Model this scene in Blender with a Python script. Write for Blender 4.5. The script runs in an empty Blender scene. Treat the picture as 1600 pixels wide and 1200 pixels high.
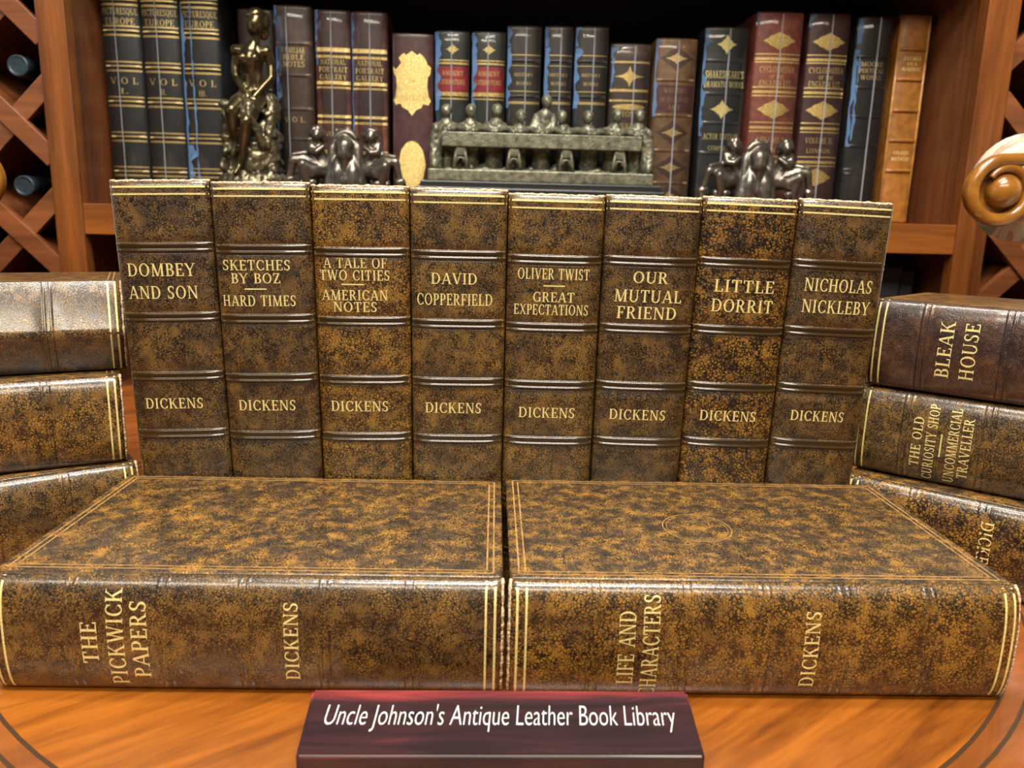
import bpy, bmesh, math, random
from mathutils import Vector, Matrix, noise
random.seed(7)
SC = bpy.context.scene
COL = SC.collection
MM = 0.001
RAD = math.radians

# ------------------------------------------------------------------ camera
cam_data = bpy.data.cameras.new('camera')
cam = bpy.data.objects.new('camera', cam_data)
COL.objects.link(cam)
F_PX, CAM_H, YAW, PITCH, ROLL = 1236.0, 195.0, .035, .2165, .0252
fw = Vector((math.sin(YAW)*math.cos(PITCH), math.cos(YAW)*math.cos(PITCH), -math.sin(PITCH)))
rt = Vector((math.cos(YAW), -math.sin(YAW), 0))
up = rt.cross(fw)
rr = rt*math.cos(ROLL)+up*math.sin(ROLL)
uu = -rt*math.sin(ROLL)+up*math.cos(ROLL)
m3 = Matrix((rr, uu, -fw)).transposed()
cam.matrix_world = Matrix.Translation((0, 0, CAM_H*MM)) @ m3.to_4x4()
cam_data.sensor_width = 36
cam_data.lens = 36*F_PX/1600
cam_data.clip_start = .01
cam_data.clip_end = 30
cam_data.dof.use_dof = True
cam_data.dof.focus_distance = .43
cam_data.dof.aperture_fstop = 18
SC.camera = cam

# ------------------------------------------------------------------ light
w = bpy.data.worlds.new('room_ambient')
SC.world = w
w.use_nodes = True
w.node_tree.nodes['Background'].inputs[0].default_value = (1.0, .84, .66, 1)
w.node_tree.nodes['Background'].inputs[1].default_value = .022

def area(name, loc, target, size, size_y, power, color):
    d = bpy.data.lights.new(name, 'AREA')
    d.shape = 'RECTANGLE'
    d.size, d.size_y, d.energy, d.color = size, size_y, power, color
    o = bpy.data.objects.new(name, d)
    COL.objects.link(o)
    o.location = loc
    o.rotation_euler = (Vector(target)-Vector(loc)).to_track_quat('-Z', 'Y').to_euler()
    return o
area('ceiling_lamp', (.10, -.25, 1.9), (.0, .35, 0), 1.1, .32, 44, (1, .94, .86))
area('front_fill_lamp', (-.3, -1.45, 1.75), (0, .6, .1), 2.4, .40, 36, (1, .90, .72))  # unseen fill added behind the camera to brighten the spines
area('ceiling_lamp_shelf', (.1, .45, 2.0), (0, 1.3, .3), 1.2, .12, 21, (1, .92, .78))
area('daylight_window', (-2.4, .1, .75), (.0, 1.0, .3), .5, 1.2, 3.5, (.36, .62, 1))
SC.view_settings.view_transform = 'Standard'
SC.view_settings.look = 'None'
SC.view_settings.gamma = 1
SC.view_settings.use_curve_mapping = False
SC.view_settings.exposure = 0.55

# ------------------------------------------------------------------ materials
def mat(name):
    m = bpy.data.materials.new(name)
    m.use_nodes = True
    nt = m.node_tree
    return m, nt, nt.nodes['Principled BSDF'], nt.nodes.new, nt.links.new

def c4(c):
    return (c[0], c[1], c[2], 1)

def simple(name, col, rough=.5, metal=0., coat=0., spec=.5, noise_amt=0., nscale=60, bump=0., bscale=300):
    m, nt, b, N, L = mat(name)
    b.inputs['Base Color'].default_value = c4(col)
    b.inputs['Roughness'].default_value = rough
    b.inputs['Metallic'].default_value = metal
    b.inputs['Coat Weight'].default_value = coat
    b.inputs['Coat Roughness'].default_value = .12
    b.inputs['Specular IOR Level'].default_value = spec
    tc = N('ShaderNodeTexCoord')
    if noise_amt:
        n = N('ShaderNodeTexNoise'); n.inputs['Scale'].default_value = nscale; n.inputs['Detail'].default_value = 5
        L(tc.outputs['Object'], n.inputs['Vector'])
        r = N('ShaderNodeValToRGB')
        r.color_ramp.elements[0].position = .3; r.color_ramp.elements[1].position = .7
        r.color_ramp.elements[0].color = c4([x*(1-noise_amt) for x in col])
        r.color_ramp.elements[1].color = c4([min(1, x*(1+noise_amt)) for x in col])
        L(n.outputs['Fac'], r.inputs['Fac']); L(r.outputs['Color'], b.inputs['Base Color'])
    if bump:
        n2 = N('ShaderNodeTexNoise'); n2.inputs['Scale'].default_value = bscale; n2.inputs['Detail'].default_value = 3
        L(tc.outputs['Object'], n2.inputs['Vector'])
        bp = N('ShaderNodeBump'); bp.inputs['Strength'].default_value = bump; bp.inputs['Distance'].default_value = .001
        L(n2.outputs['Fac'], bp.inputs['Height']); L(bp.outputs['Normal'], b.inputs['Normal'])
    return m

def ramp(N, stops):
    r = N('ShaderNodeValToRGB')
    e = r.color_ramp.elements
    while len(e) < len(stops):
        e.new(.5)
    for el, (p, c) in zip(e, stops):
        el.position = p
        el.color = c4(c) if not isinstance(c, (int, float)) else (c, c, c, 1)
    return r

def leather(name, light, mid, dark, cell=.88, cloud=.07, crack=.96, rough=.40, seed=0., veins=1., cloud_lo=.36, cloud_hi=.60, cr_w=.23, coat=1.):
    """mottled calf: cloudy stain, fine crackle grain, longer dark veins"""
    m, nt, b, N, L = mat(name)
    tc = N('ShaderNodeTexCoord'); oi = N('ShaderNodeObjectInfo')
    off = N('ShaderNodeMath'); off.operation = 'MULTIPLY'; off.inputs[1].default_value = 900
    L(oi.outputs['Random'], off.inputs[0])
    sc = N('ShaderNodeVectorMath'); sc.operation = 'SCALE'; sc.inputs['Scale'].default_value = 1000
    L(tc.outputs['Object'], sc.inputs[0])
    add = N('ShaderNodeVectorMath'); add.operation = 'ADD'
    L(sc.outputs[0], add.inputs[0]); L(off.outputs[0], add.inputs[1])
    V = add.outputs[0]
    wn = N('ShaderNodeTexNoise'); wn.inputs['Scale'].default_value = .35; wn.inputs['Detail'].default_value = 3
    L(V, wn.inputs['Vector'])
    ws = N('ShaderNodeVectorMath'); ws.operation = 'MULTIPLY_ADD'
    ws.inputs[1].default_value = (3.4, 3.4, 3.4)
    L(wn.outputs['Color'], ws.inputs[0]); L(V, ws.inputs[2])
    W = ws.outputs[0]
    wm = N('ShaderNodeTexNoise'); wm.inputs['Scale'].default_value = .16; wm.inputs['Detail'].default_value = 2
    L(V, wm.inputs['Vector'])
    def vor(scale, hi):
        # crease lines of uneven width
        v = N('ShaderNodeTexVoronoi'); v.feature = 'DISTANCE_TO_EDGE'; v.inputs['Scale'].default_value = scale
        L(W, v.inputs['Vector'])
        wd = N('ShaderNodeMath'); wd.operation = 'MULTIPLY_ADD'; wd.inputs[1].default_value = hi*3.2; wd.inputs[2].default_value = -hi*.75
        L(wm.outputs['Fac'], wd.inputs[0])
        wx = N('ShaderNodeMath'); wx.operation = 'MAXIMUM'; wx.inputs[1].default_value = hi*.25; L(wd.outputs[0], wx.inputs[0])
        dv = N('ShaderNodeMath'); dv.operation = 'DIVIDE'; L(v.outputs['Distance'], dv.inputs[0]); L(wx.outputs[0], dv.inputs[1])
        r = ramp(N, [(.25, 1.), (1., 0.)])
        L(dv.outputs[0], r.inputs['Fac'])
        return r.outputs['Color']
    fine = vor(cell, cr_w)
    vein = vor(cell*.22, .055)
    cl = N('ShaderNodeTexNoise'); cl.inputs['Scale'].default_value = cloud; cl.inputs['Detail'].default_value = 5
    cl.inputs['Roughness'].default_value = .62
    L(V, cl.inputs['Vector'])
    cr = ramp(N, [(cloud_lo, 0.), (cloud_hi, 1.)])
    L(cl.outputs['Fac'], cr.inputs['Fac'])
    cm = N('ShaderNodeTexNoise'); cm.inputs['Scale'].default_value = cloud*2.2; cm.inputs['Detail'].default_value = 4
    L(W, cm.inputs['Vector'])
    vm = ramp(N, [(.45, 0.), (.6, 1.)])
    L(cm.outputs['Fac'], vm.inputs['Fac'])
    base = N('ShaderNodeMixRGB'); base.inputs[1].default_value = c4(mid); base.inputs[2].default_value = c4(light)
    L(cr.outputs['Color'], base.inputs[0])
    vf = N('ShaderNodeMath'); vf.operation = 'MULTIPLY'; L(vein, vf.inputs[0]); L(vm.outputs['Color'], vf.inputs[1])
    vf2 = N('ShaderNodeMath'); vf2.operation = 'MULTIPLY'; vf2.inputs[1].default_value = veins; L(vf.outputs[0], vf2.inputs[0])
    ff = N('ShaderNodeMath'); ff.operation = 'MULTIPLY'; ff.inputs[1].default_value = crack; L(fine, ff.inputs[0])
    mx = N('ShaderNodeMath'); mx.operation = 'MAXIMUM'; L(ff.outputs[0], mx.inputs[0]); L(vf2.outputs[0], mx.inputs[1])
    fin = N('ShaderNodeMixRGB'); fin.inputs[2].default_value = c4(dark)
    L(mx.outputs[0], fin.inputs[0]); L(base.outputs[0], fin.inputs[1])
    L(fin.outputs[0], b.inputs['Base Color'])
    b.inputs['Roughness'].default_value = rough
    b.inputs['Specular IOR Level'].default_value = .5
    inv = N('ShaderNodeMath'); inv.operation = 'SUBTRACT'; inv.inputs[0].default_value = 1; L(mx.outputs[0], inv.inputs[1])
    bp = N('ShaderNodeBump'); bp.inputs['Strength'].default_value = .6; bp.inputs['Distance'].default_value = .00016
    b.inputs['Coat Weight'].default_value = coat; b.inputs['Coat Roughness'].default_value = .15
    cb = N('ShaderNodeBump'); cb.inputs['Strength'].default_value = .14; cb.inputs['Distance'].default_value = .00012
    L(inv.outputs[0], cb.inputs['Height']); L(cb.outputs['Normal'], b.inputs['Coat Normal'])
    L(inv.outputs[0], bp.inputs['Height']); L(bp.outputs['Normal'], b.inputs['Normal'])
    return m

def wood(name, light, dark, axis=2, rough=.35, coat=.2, stretch=14, scale=40, rot=0.):
    m, nt, b, N, L = mat(name)
    tc = N('ShaderNodeTexCoord'); mp = N('ShaderNodeMapping')
    s = [scale]*3; s[axis] = scale/stretch
    mp.vector_type = 'TEXTURE'
    mp.inputs['Scale'].default_value = [1/k for k in s]
    mp.inputs['Rotation'].default_value = (0, 0, rot)
    L(tc.outputs['Object'], mp.inputs['Vector'])
    n = N('ShaderNodeTexNoise'); n.inputs['Scale'].default_value = 1; n.inputs['Detail'].default_value = 6; n.inputs['Distortion'].default_value = .6
    L(mp.outputs[0], n.inputs['Vector'])
    n2 = N('ShaderNodeTexNoise'); n2.inputs['Scale'].default_value = 6; n2.inputs['Detail'].default_value = 4
    L(mp.outputs[0], n2.inputs['Vector'])
    ad = N('ShaderNodeMath'); ad.operation = 'MULTIPLY_ADD'; ad.inputs[1].default_value = .35
    L(n2.outputs['Fac'], ad.inputs[0]); L(n.outputs['Fac'], ad.inputs[2])
    r = ramp(N, [(.45, dark), (.85, light)])
    L(ad.outputs[0], r.inputs['Fac']); L(r.outputs['Color'], b.inputs['Base Color'])
    b.inputs['Roughness'].default_value = rough
    b.inputs['Coat Weight'].default_value = coat
    b.inputs['Coat Roughness'].default_value = .1
    return m

LE = {
 'calf': leather('leather_mottled_brown', (.230, .114, .015), (.098, .047, .008), (.004, .003, .002)),
 'calf_dark': leather('leather_dark_brown', (.185, .090, .013), (.064, .032, .008), (.003, .002, .002)),
 'calf_bright': leather('leather_tan_brown', (.31, .148, .015), (.135, .060, .007), (.005, .003, .002), cell=.72, crack=.97),
 'calf_coarse': leather('leather_coarse_grain', (.30, .140, .014), (.10, .043, .006), (.003, .002, .002), cell=.58, cr_w=.27, crack=1.),
 'red': leather('leather_red_brown', (.11, .038, .011), (.032, .013, .007), (.004, .003, .003), crack=.75),
 'cover': leather('leather_cover_mottled', (.40, .192, .028), (.082, .045, .019), (.008, .006, .004), cell=.85, cloud=.11, crack=.97, veins=1., rough=.42, cloud_lo=.42, cloud_hi=.62, coat=.5),  # mottled leather, lightened to take in the glossy haze from above
}
BANDM = simple('leather_polished_band', (.042, .024, .008), .16, coat=1.)
GOLD = simple('gilt_gold', (.95, .72, .30), .38, metal=.30, noise_amt=.25, nscale=900)
GOLD_DULL = simple('gilt_worn', (.75, .54, .22), .36, metal=.35, noise_amt=.4, nscale=700)
GOLD_OLD = simple('gilt_cloth_gold', (.74, .55, .20), .42, metal=.3, noise_amt=.28, nscale=260, bump=.5, bscale=420)
WORN_GLINT = simple('leather_scuffed_glint', (.55, .40, .25), .35, noise_amt=.7, nscale=700, bump=.8, bscale=900)  # scuffed leather, paled further for the white highlight along the head caps
TOOL = simple('tooled_line_tan', (.36, .20, .07), .36, noise_amt=.4, nscale=300)
PAPER = simple('page_edges', (.62, .50, .33), .8, noise_amt=.2, nscale=90)
CHERRY_V = wood('wood_cherry_upright', (.25, .078, .016), (.095, .027, .006), 2)
CHERRY_H = wood('wood_cherry_rail', (.30, .093, .016), (.13, .037, .007), 0)
LATTICE = wood('wood_lattice', (.25, .080, .026), (.12, .038, .012), 0, rough=.4)
SHELFW = wood('wood_shelf_inner', (.17, .055, .018), (.075, .023, .008), 2, rough=.4, coat=.1)
DARKW = simple('wood_dark_back', (.012, .008, .006), .8)
TABLE = wood('wood_table_veneer', (.33, .098, .010), (.12, .030, .003), 0, rough=.28, coat=.3, stretch=8, scale=75, rot=.62)
BAND = wood('wood_table_band', (.30, .085, .016), (.14, .040, .008), 0, rough=.22, coat=.4, stretch=6, scale=40, rot=.5)
INLAY = simple('wood_dark_inlay', (.05, .026, .012), .3)
BRONZE = simple('bronze_dark', (.115, .092, .048), .22, metal=.85, noise_amt=.5, nscale=45, bump=.12, bscale=160)
BRONZE_ROCK = simple('bronze_rough', (.16, .14, .09), .36, metal=.8, noise_amt=.5, nscale=90, bump=.7, bscale=230)
PEWTER = simple('bronze_grey', (.135, .118, .10), .30, metal=.75, noise_amt=.45, nscale=70, bump=.25, bscale=200)
BRONZE_GREEN = simple('bronze_green_grey', (.155, .15, .105), .42, metal=.5, noise_amt=.55, nscale=110, bump=.6, bscale=260)
BLACKSTONE = simple('black_polished_base', (.018, .021, .024), .22, coat=.6)
OAK = wood('wood_chair_honey', (.34, .140, .018), (.15, .050, .006), 0, rough=.25, coat=.4, stretch=4, scale=30)
CAPSULE = simple('bottle_capsule_blue', (.030, .045, .060), .35, metal=.3, noise_amt=.4, nscale=150)
GLASS_DARK = simple('bottle_glass_dark', (.012, .02, .012), .1, coat=.5)
BOXDARK = simple('box_dark_slate', (.055, .059, .068), .5, noise_amt=.3, nscale=30)
WALLM = simple('wall_paint', (.45, .38, .30), .8)
FLOORM = wood('wood_floor', (.20, .09, .035), (.11, .045, .018), 0, rough=.4)

def rosewood():
    m, nt, b, N, L = mat('wood_rosewood_polished')
    tc = N('ShaderNodeTexCoord'); mp = N('ShaderNodeMapping'); mp.inputs['Scale'].default_value = (14, 130, 160)
    L(tc.outputs['Object'], mp.inputs['Vector'])
    n = N('ShaderNodeTexNoise'); n.inputs['Scale'].default_value = 1; n.inputs['Detail'].default_value = 6; n.inputs['Distortion'].default_value = .8
    L(mp.outputs[0], n.inputs['Vector'])
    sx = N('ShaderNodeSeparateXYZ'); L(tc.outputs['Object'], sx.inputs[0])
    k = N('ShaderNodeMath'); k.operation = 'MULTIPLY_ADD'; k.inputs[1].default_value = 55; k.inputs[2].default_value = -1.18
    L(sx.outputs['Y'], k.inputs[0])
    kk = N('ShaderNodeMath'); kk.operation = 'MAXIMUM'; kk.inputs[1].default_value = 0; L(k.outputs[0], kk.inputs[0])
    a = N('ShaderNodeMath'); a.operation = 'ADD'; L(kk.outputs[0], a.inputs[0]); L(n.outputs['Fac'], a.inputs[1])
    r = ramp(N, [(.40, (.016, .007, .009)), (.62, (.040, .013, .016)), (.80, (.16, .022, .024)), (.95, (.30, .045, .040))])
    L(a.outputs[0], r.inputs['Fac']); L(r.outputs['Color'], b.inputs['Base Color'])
    b.inputs['Roughness'].default_value = .24; b.inputs['Coat Weight'].default_value = .4
    return m
ROSE = rosewood()

def floral():
    m, nt, b, N, L = mat('fabric_floral_cream')
    tc = N('ShaderNodeTexCoord')
    n = N('ShaderNodeTexNoise'); n.inputs['Scale'].default_value = 22; n.inputs['Detail'].default_value = 4; n.inputs['Distortion'].default_value = 1.5
    L(tc.outputs['Object'], n.inputs['Vector'])
    r = ramp(N, [(.36, (.30, .36, .22)), (.44, (.68, .62, .46)), (.56, (.74, .68, .54)), (.60, (.55, .30, .20)), (.66, (.70, .62, .48))])
    L(n.outputs['Fac'], r.inputs['Fac']); L(r.outputs['Color'], b.inputs['Base Color'])
    b.inputs['Roughness'].default_value = .8
    return m
FLORAL = floral()

def film(name, tint, alpha, rough):
    m, nt, b, N, L = mat(name)
    out = nt.nodes['Material Output']
    tr = N('ShaderNodeBsdfTransparent'); gl = N('ShaderNodeBsdfGlossy'); df = N('ShaderNodeBsdfDiffuse')
    gl.inputs['Roughness'].default_value = rough; gl.inputs['Color'].default_value = (.9, .9, .9, 1)
    df.inputs['Color'].default_value = c4(tint)
    lw = N('ShaderNodeFresnel'); lw.inputs['IOR'].default_value = 1.45
    tc = N('ShaderNodeTexCoord'); mp = N('ShaderNodeMapping'); mp.inputs['Scale'].default_value = (160, 160, 26)
    L(tc.outputs['Object'], mp.inputs['Vector'])
    n = N('ShaderNodeTexNoise'); n.inputs['Scale'].default_value = 1; n.inputs['Detail'].default_value = 3
    L(mp.outputs[0], n.inputs['Vector'])
    bp = N('ShaderNodeBump'); bp.inputs['Strength'].default_value = .5; bp.inputs['Distance'].default_value = .002
    L(n.outputs['Fac'], bp.inputs['Height'])
    L(bp.outputs['Normal'], gl.inputs['Normal']); L(bp.outputs['Normal'], lw.inputs['Normal'])
    m1 = N('ShaderNodeMixShader'); m1.inputs[0].default_value = alpha
    L(tr.outputs[0], m1.inputs[1]); L(df.outputs[0], m1.inputs[2])
    m2 = N('ShaderNodeMixShader'); L(lw.outputs[0], m2.inputs[0]); L(m1.outputs[0], m2.inputs[1]); L(gl.outputs[0], m2.inputs[2])
    L(m2.outputs[0], out.inputs['Surface'])
    return m
FILM = film('plastic_film_clear', (.8, .85, .9), .008, .10)
SEAM = film('plastic_film_seam', (.50, .55, .62), .38, .3)
FOLD_GLINT = film('plastic_film_blue_glint', (.22, .42, .80), .45, .13)  # clear film folds; their blue reflection is put into the tint

# ------------------------------------------------------------------ mesh helpers (millimetres in, metres out)
def put(name, bm, m, parent=None, smooth=True, loc=None):
    me = bpy.data.meshes.new(name)
    for v in bm.verts:
        v.co *= MM
    bm.normal_update()
    bm.to_mesh(me); bm.free()
    for p in me.polygons:
        p.use_smooth = smooth
    me.materials.append(m)
    o = bpy.data.objects.new(name, me)
    COL.objects.link(o)
    if parent is not None:
        o.parent = parent
    if loc is not None:
        o.location = Vector(loc)*MM
    return o

def tag(o, label=None, cat=None, group=None, kind=None):
    if label: o['label'] = label
    if cat: o['category'] = cat
    if group: o['group'] = group
    if kind: o['kind'] = kind
    return o

def empty(name, mw=None, loc=None):
    o = bpy.data.objects.new(name, None)
    o.empty_display_size = .02
    COL.objects.link(o)
    if mw is not None:
        o.matrix_world = mw
    if loc is not None:
        o.location = Vector(loc)*MM
    return o

def box(bm, x0, x1, y0, y1, z0, z1, bev=0., M=None, seg=2):
    g = bmesh.ops.create_cube(bm, size=1)
    vs = g['verts']
    for v in vs:
        v.co = Vector(((x0+x1)/2+v.co.x*(x1-x0), (y0+y1)/2+v.co.y*(y1-y0), (z0+z1)/2+v.co.z*(z1-z0)))
    if bev:
        es = list({e for v in vs for e in v.link_edges})
        r = bmesh.ops.bevel(bm, geom=es, offset=bev, segments=seg, affect='EDGES', profile=.6)
        vs = list({v for f in r['faces'] for v in f.verts} | {v for v in vs if v.is_valid})
    if M is not None:
        for v in vs:
            v.co = M @ v.co
    return vs

def ellip(bm, c, r, seg=16, ring=10, M=None):
    g = bmesh.ops.create_uvsphere(bm, u_segments=seg, v_segments=ring, radius=1)
    for v in g['verts']:
        p = Vector((v.co.x*r[0], v.co.y*r[1], v.co.z*r[2]))
        if M is not None:
            p = M @ p
        v.co = p+Vector(c)

def limb(bm, a, ra, b, rb, seg=12):
    """tapered capsule"""
    a = Vector(a); b = Vector(b)
    d = b-a
    if d.length > 1e-6:
        q = d.to_track_quat('Z', 'Y').to_matrix()
        ra_, rb_ = [], []
        for i in range(seg):
            t = 2*math.pi*i/seg
            u = q @ Vector((math.cos(t), math.sin(t), 0))
            ra_.append(bm.verts.new(a+u*ra)); rb_.append(bm.verts.new(b+u*rb))
        for i in range(seg):
            j = (i+1) % seg
            bm.faces.new((ra_[i], ra_[j], rb_[j], rb_[i]))
        bm.faces.new(ra_[::-1]); bm.faces.new(rb_)
    ellip(bm, a, (ra,)*3, seg, 8); ellip(bm, b, (rb,)*3, seg, 8)

def chain(bm, pts):
    for (a, ra), (b, rb) in zip(pts, pts[1:]):
        limb(bm, a, ra, b, rb)

def sculpt(name, bm, m, parent, voxel=1.6, smooth=4, rough=0., rscale=.08):
    """melt overlapping pieces into one continuous skin"""
    me = bpy.data.meshes.new(name+'_raw'); bm.to_mesh(me); bm.free()
    tmp = bpy.data.objects.new(name+'_raw', me); COL.objects.link(tmp)
    md = tmp.modifiers.new('r', 'REMESH'); md.mode = 'VOXEL'; md.voxel_size = voxel
    sm = tmp.modifiers.new('s', 'SMOOTH'); sm.factor = .5; sm.iterations = smooth
    dg = bpy.context.evaluated_depsgraph_get(); dg.update()
    me2 = bpy.data.meshes.new_from_object(tmp.evaluated_get(dg))
    bpy.data.objects.remove(tmp); bpy.data.meshes.remove(me)
    b2 = bmesh.new(); b2.from_mesh(me2); bpy.data.meshes.remove(me2)
    if rough:
        b2.normal_update()
        for v in b2.verts:
            v.co += v.normal*rough*(noise.noise(v.co*rscale)+.5*noise.noise(v.co*rscale*2.3))
    return put(name, b2, m, parent)

def tube(bm, pts, rad, seg=8, flat=1.):
    rings = []
    n = len(pts)
    P = [Vector(p) for p in pts]
    ref = None
    for i in range(n):
        t = (P[min(i+1, n-1)]-P[max(i-1, 0)]).normalized()
        if ref is None:
            ref = Vector((0, 0, 1)) if abs(t.z) < .9 else Vector((0, 1, 0))
        a = t.cross(ref).normalized(); b = a.cross(t)
        ref = b
        r = rad[i] if isinstance(rad, (list, tuple)) else rad
        rings.append([bm.verts.new(P[i]+(a*math.cos(2*math.pi*k/seg)*r+b*math.sin(2*math.pi*k/seg)*r*flat)) for k in range(seg)])
    for r0, r1 in zip(rings, rings[1:]):
        for k in range(seg):
            j = (k+1) % seg
            bm.faces.new((r0[k], r0[j], r1[j], r1[k]))
    bm.faces.new(rings[0][::-1]); bm.faces.new(rings[-1])

# ------------------------------------------------------------------ serif capitals, cap height 1
TK, TN, SH = .138, .070, .050
def _v(x, y0=0, y1=1, w=TK): return [(x-w/2, y0), (x+w/2, y0), (x+w/2, y1), (x-w/2, y1)]
def _d(x0, y0, x1, y1, w): return [(x0-w/2, y0), (x0+w/2, y0), (x1+w/2, y1), (x1-w/2, y1)]
def _h(x0, x1, y, w=TN): return [(x0, y-w/2), (x1, y-w/2), (x1, y+w/2), (x0, y+w/2)]
def _s(x, top, half=.15): return [(x-half, 1-SH), (x+half, 1-SH), (x+half, 1), (x-half, 1)] if top else [(x-half, 0), (x+half, 0), (x+half, SH), (x-half, SH)]
def _a(cx, cy, rx, ry, a0, a1, tk=TK, tn=TN, n=12):
    out = []
    for i in range(n):
        p = []
        for a in (a0+(a1-a0)*i/n, a0+(a1-a0)*(i+1)/n):
            c, s = math.cos(RAD(a)), math.sin(RAD(a))
            p.append(((cx+rx*c, cy+ry*s), (cx+(rx-tk)*c, cy+(ry-tn)*s)))
        out.append([p[0][0], p[1][0], p[1][1], p[0][1]])
    return out
def _t(x, y0, y1, w=.075): return [(x-w/2, y0), (x+w/2, y0), (x+w/2, y1), (x-w/2, y1)]
GL = {
 'A': (.80, [_d(.10, 0, .40, 1, TN), _d(.69, 0, .42, 1, TK), _h(.2, .6, .33), _s(.10, 0, .12), _s(.69, 0, .14)]),
 'B': (.66, [_v(.17), _s(.14, 0, .12), _s(.14, 1, .12), _h(.17, .36, .965), _h(.17, .36, .53), _h(.17, .36, .036)]+_a(.34, .75, .24, .25, -90, 90)+_a(.36, .27, .27, .27, -90, 90)),
 'C': (.74, _a(.42, .5, .37, .515, 48, 312)+[_t(.66, .70, .93), _t(.66, .06, .26)]),
 'D': (.80, [_v(.17), _s(.14, 0, .12), _s(.14, 1, .12), _h(.17, .38, .965), _h(.17, .38, .036)]+_a(.37, .5, .38, .5, -90, 90)),
 'E': (.64, [_v(.17), _s(.14, 0, .12), _s(.14, 1, .12), _h(.17, .56, .965), _h(.17, .45, .52), _h(.17, .58, .036), _t(.55, .78, 1), _t(.44, .42, .62, .06), _t(.57, 0, .24)]),
 'F': (.60, [_v(.17), _s(.16, 0, .15), _s(.14, 1, .12), _h(.17, .54, .965), _h(.17, .43, .50), _t(.53, .76, 1), _t(.42, .40, .60, .06)]),
 'G': (.80, _a(.42, .5, .37, .515, 48, 325)+[_t(.66, .70, .93), _v(.67, .03, .42, .13), [(.54, .40), (.78, .40), (.78, .45), (.54, .45)]]),
 'H': (.84, [_v(.18), _v(.66), _h(.18, .66, .52)]+[_s(x, t, .14) for x in (.18, .66) for t in (0, 1)]),
 'I': (.36, [_v(.18), _s(.18, 0), _s(.18, 1)]),
 'J': (.44, [_v(.26, .12, 1), _s(.26, 1)]+_a(.14, .12, .2, .14, -120, 0)),
 'K': (.80, [_v(.18), _s(.18, 0, .14), _s(.18, 1, .14), _d(.24, .42, .62, 1, TN), _d(.66, 0, .36, .58, TK), _s(.62, 1, .11), _s(.67, 0, .14)]),
 'L': (.62, [_v(.18), _s(.16, 0, .14), _s(.18, 1), _h(.18, .56, .036), _t(.55, 0, .27)]),
 'M': (1.0, [_d(.15, 0, .19, 1, TN), _d(.49, 0, .20, 1, TK), _d(.49, 0, .80, 1, TN), _v(.82), _s(.15, 0, .12), _s(.82, 0, .14), _s(.15, 1, .11), _s(.84, 1, .12)]),
 'N': (.84, [_v(.16, 0, 1, TN), _d(.69, 0, .18, 1, TK), _v(.69, 0, 1, TN), _s(.16, 0, .12), _s(.12, 1, .10), _s(.69, 1, .12)]),
 'O': (.84, _a(.42, .5, .38, .515, 0, 360, n=24)),
 'P': (.62, [_v(.17), _s(.17, 0, .15), _s(.14, 1, .12), _h(.17, .35, .965), _h(.17, .35, .46)]+_a(.34, .715, .26, .285, -90, 90)),
 'Q': (.86, _a(.42, .5, .38, .515, 0, 360, n=24)+[_d(.78, -.22, .44, .1, .13)]),
 'R': (.74, [_v(.17), _s(.17, 0, .14), _s(.14, 1, .12), _h(.17, .36, .965), _h(.17, .36, .50), _d(.62, 0, .36, .5, TK), _s(.64, 0, .11)]+_a(.34, .74, .25, .26, -90, 90)),
 'S': (.58, _a(.30, .745, .235, .27, 40, 270, .13, .085)+_a(.28, .255, .245, .27, -140, 90, .13, .085)+[_t(.49, .73, .96, .06), _t(.07, .04, .28, .06)]),
 'T': (.70, [_v(.35), _s(.35, 0), _h(.05, .65, .965), _t(.07, .75, 1), _t(.63, .75, 1)]),
 'U': (.80, [_v(.17, .28, 1), _v(.65, .28, 1, TN), _s(.17, 1, .14), _s(.65, 1, .11)]+_a(.39, .30, .295, .32, 180, 360, .13, .085)),
 'V': (.78, [_d(.40, 0, .12, 1, TK), _d(.40, 0, .67, 1, TN), _s(.12, 1, .13), _s(.67, 1, .11)]),
 'W': (1.1, [_d(.34, 0, .12, 1, TK), _d(.34, 0, .54, 1, TN), _d(.76, 0, .54, 1, TK), _d(.76, 0, .98, 1, TN), _s(.12, 1, .12), _s(.54, 1, .11), _s(.98, 1, .11)]),
 'X': (.78, [_d(.66, 0, .14, 1, TK), _d(.12, 0, .62, 1, TN), _s(.12, 0, .11), _s(.66, 0, .13), _s(.14, 1, .13), _s(.63, 1, .11)]),
 'Y': (.76, [_v(.38, 0, .46), _d(.38, .42, .10, 1, TK), _d(.38, .42, .66, 1, TN), _s(.38, 0), _s(.10, 1, .12), _s(.66, 1, .11)]),
 'Z': (.66, [_h(.06, .58, .965), _h(.06, .60, .036), _d(.12, 0, .54, 1, TK), _t(.08, .76, 1), _t(.59, 0, .25)]),
 '.': (.28, [[(.07, 0), (.2, 0), (.2, .14), (.07, .14)]]),
 "'": (.24, [[(.08, .72), (.15, .72), (.18, 1), (.05, 1)]]),
 ' ': (.36, []),
 '-': (.6, [_h(0, .6, .5, .12)]),
}
def text_polys(s, xc, zc, h, width=None):
    """quads of one line, centred at (xc, zc)"""
    adv, pol = 0., []
    for ch in s:
        wd, g = GL[ch]
        for q in g:
            pol.append([(x+adv, y) for x, y in q])
        adv += wd+.06
    adv -= .06
    if s == '-':
        k = width/.6
        return [[(xc+(x-.3)*k, zc+(y-.5)*h*8.3) for x, y in q] for q in pol]
    k = (width/adv) if width else h
    return [[(xc+(x-adv/2)*k, zc+(y-.5)*h) for x, y in q] for q in pol]

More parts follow.
